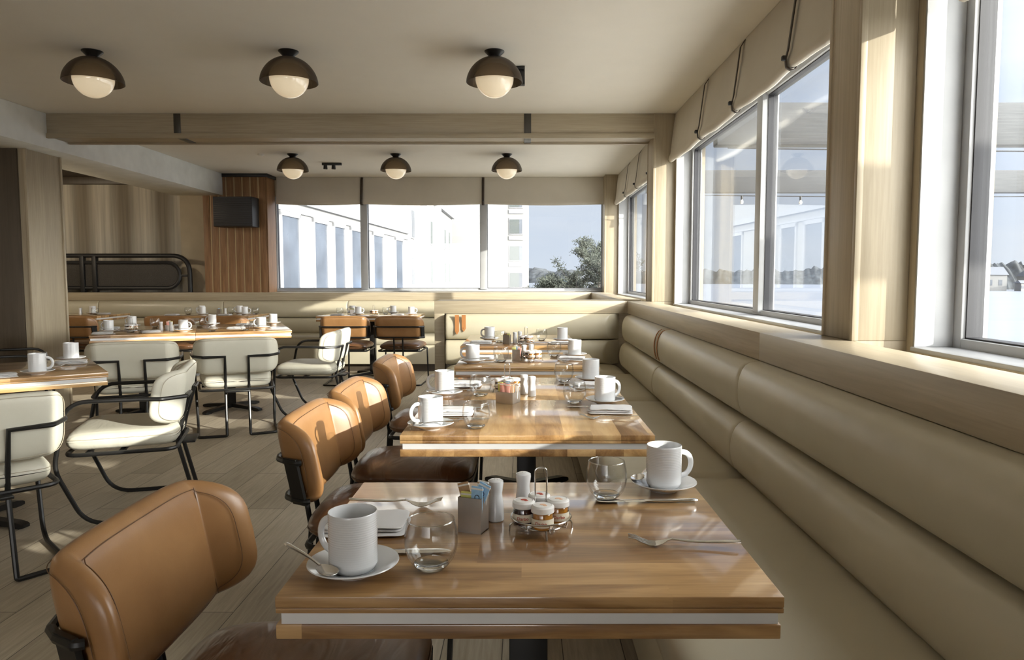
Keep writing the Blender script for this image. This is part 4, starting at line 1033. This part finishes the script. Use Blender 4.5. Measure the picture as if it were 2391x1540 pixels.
shaker(k_, -.28, -.20, 'left of the pair'); shaker(k_, -.20, -.23, 'right of the pair'); rack(k_, -.52, -.10, 0)
# far tables
k_ = 'F'
mug(k_, .26, .10, 90, 'at the right end'); shaker(k_, .14, .04, 'beside the mug'); shaker(k_, .10, .12, 'behind the mug'); napkin(k_, .02, -.2, 0, 'at the front'); napkin(k_, .42, .05, 0, 'at the right'); glass(k_, .36, -.02, 'by the mug'); glass(k_, -.2, -.1, 'by the pillar')
k_ = 'G'
for (a, b_, h, wh) in ((-.20, .2, 190, 'back left'), (-.06, -.1, 190, 'front left'), (.28, .2, 190, 'back right'), (.47, -.12, 10, 'front right')): mug(k_, a, b_, h, wh)
caddy(k_, .08, .05, 0, .046, .038, .066, [('b', .0, -.01, .014, 4, 'at the front'), ('n', .004, .004, .02, -6, 'at the back')])
for (a, b_, wh) in ((.58 - .04, .05, 'front right'), (.18, .18, 'back right'), (-.32, .08, 'front left')): glass(k_, a, b_, wh)
napkin(k_, -.38, -.22, 0, 'front left'); napkin(k_, .27, -.24, 0, 'front right'); shaker(k_, .17, .02, 'beside the holder'); shaker(k_, .20, -.05, 'in front of the holder')
k_ = 'H'
for (a, b_, h, wh) in ((-.30, .22, 190, 'back left'), (-.16, -.08, 10, 'front left'), (.22, .22, 190, 'back right'), (.50, -.10, 10, 'front right')): mug(k_, a, b_, h, wh)
caddy(k_, -.25, -.02, 10, .046, .038, .066, [('y', -.008, -.008, .014, -5, 'at the left'), ('y', .010, -.006, .014, 5, 'at the right')])
rack(k_, .02, -.02, 0); napkin(k_, -.38, -.24, 0, 'front left'); napkin(k_, .34, -.16, 0, 'front right'); glass(k_, -.42, .05, 'front left'); glass(k_, .14, .12, 'back right')

# ================================================================== outside
struct('ground_sea', MB().box(6, 1200, -400, 1500, -3.4, -3.2), M['sea'])
struct('ground_terrace', MB().box(1.56, 6.2, -8, 16, -.6, -.12), M['deckwhite'])
struct('ground_yard', MB().box(-60, 6.0, 10.9, 140, -3.6, -3.3), M['hotel'])
# wooded shore across the water
def ridge(label, pts, base, seed, mat):
    mb = MB(); vs = []; n = 240
    for i in range(n + 1):
        q = i / n * (len(pts) - 1); j = min(int(q), len(pts) - 2); u = q - j
        x_ = pts[j][0] * (1 - u) + pts[j + 1][0] * u; y_ = pts[j][1] * (1 - u) + pts[j + 1][1] * u; h = pts[j][2] * (1 - u) + pts[j + 1][2] * u
        z_ = base + h * (1 + .30 * noise.noise(Vector((i * .13, seed, 0))) + .28 * noise.noise(Vector((i * .9, seed, 4))))
        hh = z_ - base; nz = lambda k_, f_: 1 + .25 * noise.noise(Vector((i * f_, seed, k_)))
        vs += [(x_, y_, base), (x_ + 1, y_ + 4 * nz(2, .8), base + hh * .35 * nz(7, .7)), (x_ + 2.5, y_ + 10 * nz(5, .9), base + hh * .68 * nz(3, .8)), (x_ + 5, y_ + 17, z_), (x_ + 14, y_ + 34, base + hh * .9), (x_ + 14, y_ + 34, base)]
    fs = []
    for i in range(n):
        for k_ in range(5): fs.append((i * 6 + k_, (i + 1) * 6 + k_, (i + 1) * 6 + k_ + 1, i * 6 + k_ + 1))
    mb.add(vs, fs); o = mb.build('wooded_shore', mat, sharp=180); return tag(o, label, 'shoreline', None)
ridge('low hazy wooded shoreline across the water', [(-5, 520, 9), (90, 430, 8), (170, 400, 10), (250, 380, 8), (300, 300, 10)], -3.3, 1.3, M['land'])
ridge('nearer wooded shoreline on the right with houses', [(140, 260, 4), (165, 246, 9), (200, 226, 10), (235, 200, 9)], -3.3, 5.2, M['land'])
def house(label, x_, y_, w_, d_, h_, rz, roof=M['roofgrey']):
    t = thing('house', label, 'house', (x_, y_, -3.3), rz)
    MB().box(-w_ / 2, w_ / 2, -d_ / 2, d_ / 2, 0, h_).build('walls', M['hotel'], t)
    vs = [(-w_ / 2 - .4, -d_ / 2 - .4, h_), (w_ / 2 + .4, -d_ / 2 - .4, h_), (w_ / 2 + .4, d_ / 2 + .4, h_), (-w_ / 2 - .4, d_ / 2 + .4, h_), (-w_ / 2, 0, h_ + w_ * .28), (w_ / 2, 0, h_ + w_ * .28)]
    MB().add(vs, [(0, 1, 5, 4), (2, 3, 4, 5), (0, 4, 3), (1, 2, 5), (0, 3, 2, 1)]).build('roof', roof, t)
    for i in (-1, 0, 1):
        MB().box(i * w_ * .3 - .5, i * w_ * .3 + .5, -d_ / 2 - .06, -d_ / 2, h_ * .35, h_ * .7).build('window', M['hotelglass'], t)
house('white house on the far shore, left one seen through the right window', 146, 230, 9, 7, 5, -15)
house('white gabled house on the far shore at the photo right edge', 158, 226, 7, 5, 4.5, 10)
house('small white shed on the far shore between the houses', 152, 222, 3, 3, 2.5, 0)
# hotel seen through the far window
def facade(t, x_, y0, y1, z0, z1, wins, rowz):
    """wall facing +x at x_, windows cut as framed panels"""
    MB().box(x_ - 4, x_, y0, y1, z0, z1).build('wall', M['hotel'], t)
t = thing('hotel_wing', 'low white hotel wing with a row of tall windows outside the far window', 'building', (-7.0, 21, -3.3), -3.0)
MB().box(-6, 0, -1.5, 17.5, 0, 12).build('wall', M['hotel'], t)
MB().box(0, .12, -1.5, 17.5, 6.75, 6.95).build('cornice', M['hoteltrim'], t)
MB().box(0, .06, -1.5, 17.5, 6.45, 6.52).build('cornice', M['hoteltrim'], t)
for (a, b_) in ((-.9, -.3), (.1, 1.5), (2.9, 4.2), (5.0, 6.2), (7.1, 8.5), (10.4, 12.0), (14.6, 16.2)):
    f = MB(); z0, z1 = 2.2, 6.3
    f.box(.0, .07, a - .12, a, z0 - .1, z1 + .12); f.box(.0, .07, b_, b_ + .12, z0 - .1, z1 + .12); f.box(.0, .07, a - .12, b_ + .12, z1, z1 + .14)
    fr = f.build('window_frame', M['hoteltrim'], t); MB().box(.0, .03, a, b_, z0, z1).build('pane', M['hotelglass'], fr)
t = thing('hotel_block', 'four storey white hotel block with small windows outside the far window', 'building', (-7.6, 40, -3.3), 0)
MB().box(-10, 0, 0, 38, 0, 10.6).build('wall', M['hotel'], t)
MB().box(-10, .3, 18, 38, 10.6, 11.0, .05).build('cornice', M['hoteltrim'], t); MB().box(-10, .0, -.2, 18, 10.6, 16).build('wall', M['hotel'], t)
MB().box(-8, -.6, 25, 33, 11.0, 12.6).build('roof_dormer', M['roofgrey'], t)
for y_ in (14.2, 22.6): MB().box(0, .5, y_, y_ + 1.1, 0, 10.9).build('pilaster', M['hoteltrim'], t)
for j, z_ in enumerate((1.0, 4.0, 7.2)):
    for i, y_ in enumerate((1.6, 9.5, 16.8, 19.6, 26, 30, 34)):
        f = MB(); f.box(0, .07, y_ - .1, y_ + 1.3, z_ - .1, z_ + 1.9, .01); fr = f.build('window_frame', M['hoteltrim'], t)
        MB().box(.05, .09, y_, y_ + 1.2, z_, z_ + 1.8).build('pane', M['hotelglass'] if i < 2 else M['curtainout'], fr)
t = thing('hotel_tower', 'tall white hotel tower facing the camera with one column of windows', 'building', (-3.4, 80, -3.3), 0)
MB().box(-7.0, 4.0, 0, 12, 0, 30).build('wall', M['hotel'], t)
for z_ in (.0, 2.95, 5.85, 8.75, 11.6, 14.5):
    f = MB(); f.box(1.84, 3.36, -.08, 0, z_ - .2 + .5, z_ + 1.75 + .4, .01); fr = f.build('window_frame', M['hoteltrim'], t)
    MB().box(1.92, 3.28, -.12, -.07, z_ + .45, z_ + 1.98).build('pane', M['curtainout'], fr)
    MB().box(2.95, 3.28, -.13, -.11, z_ + .45, z_ + 1.98).build('pane', M['hotelglass'], fr)
    MB().box(1.8, 3.4, -.10, 0, z_ - .25, z_ + .2, .02).build('vent_panel', M['hoteltrim'], t)
# pine outside the far window
r3 = random.Random(11)
t = thing('pine_tree', 'dark wind-shaped pine tree outside the far window', 'tree', (3.45, 40, -3.3))
tr_ = MB(); tips = []
def limb(p, d, L, r_, dep):
    pts = [p]; rr = [r_]; q = Vector(p); dd = Vector(d).normalized(); n = 5
    for i in range(n):
        dd = (dd + Vector((r3.uniform(-.22, .22), r3.uniform(-.22, .22), r3.uniform(-.05, .16)))).normalized(); q = q + dd * L / n; pts.append(q.copy()); rr.append(r_ * (1 - .6 * (i + 1) / n))
        if dep > 0 and i > 0:
            for _ in range(2): 
                a = r3.uniform(0, 2 * PI); limb(q.copy(), dd * .5 + Vector((math.cos(a), math.sin(a), r3.uniform(-.1, .5))), L * r3.uniform(.38, .6), rr[-1] * .6, dep - 1)
    tr_.tube(pts, r_, 6, radii=rr)
    if dep <= 1: tips.extend(pts[1:] if dep == 0 else pts[3:])
limb(Vector((.3, 0, 0)), (.1, 0, 1), 4.6, .17, 2); limb(Vector((-.2, .2, 0)), (-.3, 0, 1), 3.6, .13, 2); limb(Vector((-.1, 0, 1.5)), (-1.0, 0, .75), 2.4, .1, 1)
tr_.build('trunk', M['bark'], t, merge=False)
fo = MB()
for p in tips:
    for _ in range(46):
        c_ = p + Vector((r3.gauss(0, .13), r3.gauss(0, .13), r3.gauss(.04, .08))); d_ = Vector((r3.uniform(-1, 1), r3.uniform(-1, 1), r3.uniform(-.3, 1))).normalized() * r3.uniform(.09, .17); s_ = d_.orthogonal().normalized() * .026
        fo.add([c_ - s_, c_ + s_, c_ + d_ + s_ * .3, c_ + d_ - s_ * .3], [(0, 1, 2, 3)])
fo.build('foliage', M['pine'], t, merge=False)
tag(MB().box(3.4, 4.5, 62, 64, -3.3, .9, .05).build('storage_shed', M['blue']), 'light blue shed partly hidden behind the pine tree', 'shed')
house('low white house behind the pine tree', 7.5, 70, 5, 4, 3.4, 0)
# pergola outside the right windows
def timber(label, y_, z0, z1, x0=2.1, x1=9):
    t = tag(MB().box(x0, x1, y_ - .07, y_ + .07, z0, z1, .01).build('pergola_beam', M['greywood']), label, 'beam', 'pergola beams'); return t
timber('weathered grey pergola beam outside the large right window, nearer one', 6.25, 2.33, 2.68, 1.62)
timber('weathered grey pergola beam outside the large right window, farther one', 9.7, 2.33, 2.62, 1.62)
timber('weathered grey pergola beam outside the nearest window, out of the far view', .45, 2.33, 2.66, 1.62, 7)
timber('weathered grey pergola beam outside, between the nearest window and the pier', 2.1, 2.33, 2.66, 2.1, 7.5)
for (x_, y_) in ((8.7, 6.25), (8.7, 9.7), (6.8, .45)):
    tag(MB().box(x_ - .08, x_ + .08, y_ - .08, y_ + .08, -.12, 2.33, .01).build('pergola_post', M['greywood']), 'grey timber post holding the pergola beam %s' % {6.25: 'nearer to the large window', 9.7: 'farther from the large window', .45: 'by the nearest window'}[y_], 'post')
def lights(label, p0, p1, sag, n):
    t = thing('string_lights', label, 'string lights', (0, 0, 0), 0, None); pts = []
    for i in range(33):
        q = i / 32; p = Vector(p0).lerp(Vector(p1), q); p.z -= sag * 4 * q * (1 - q); pts.append(p)
    MB().tube(pts, .006, 5).build('cable', M['black'], t)
    for i in range(n):
        q = (i + .5) / n; p = Vector(p0).lerp(Vector(p1), q); p.z -= sag * 4 * q * (1 - q)
        s_ = MB().lathe([(0, 0), (.014, 0), (.014, -.05), (0, -.05)], 8, p).build('socket', M['black'], t)
        MB().lathe([(0, -.05), (.012, -.05), (.024, -.075), (.02, -.10), (0, -.108)], 10, p).build('bulb', M['bulb'], s_)
lights('string of small bulbs under the nearer pergola beam', (1.7, 6.15, 2.30), (8.6, 6.15, 2.30), .03, 9)
lights('string of small bulbs under the farther pergola beam', (1.7, 9.6, 2.30), (8.6, 9.6, 2.30), .03, 9)
lights('upper string of bulbs sagging across the sky at the right edge', (8.9, 9.9, 2.3), (14.5, 15.5, 2.6), .35, 12)
lights('lower string of bulbs sagging over the water at the right edge', (8.9, 9.9, 1.9), (15.5, 13.5, 1.7), .6, 12)
lights('lowest string of bulbs in front of the water at the right edge', (8.9, 9.9, .9), (15.0, 12.0, .1), .2, 12)
bpy.context.view_layer.update()
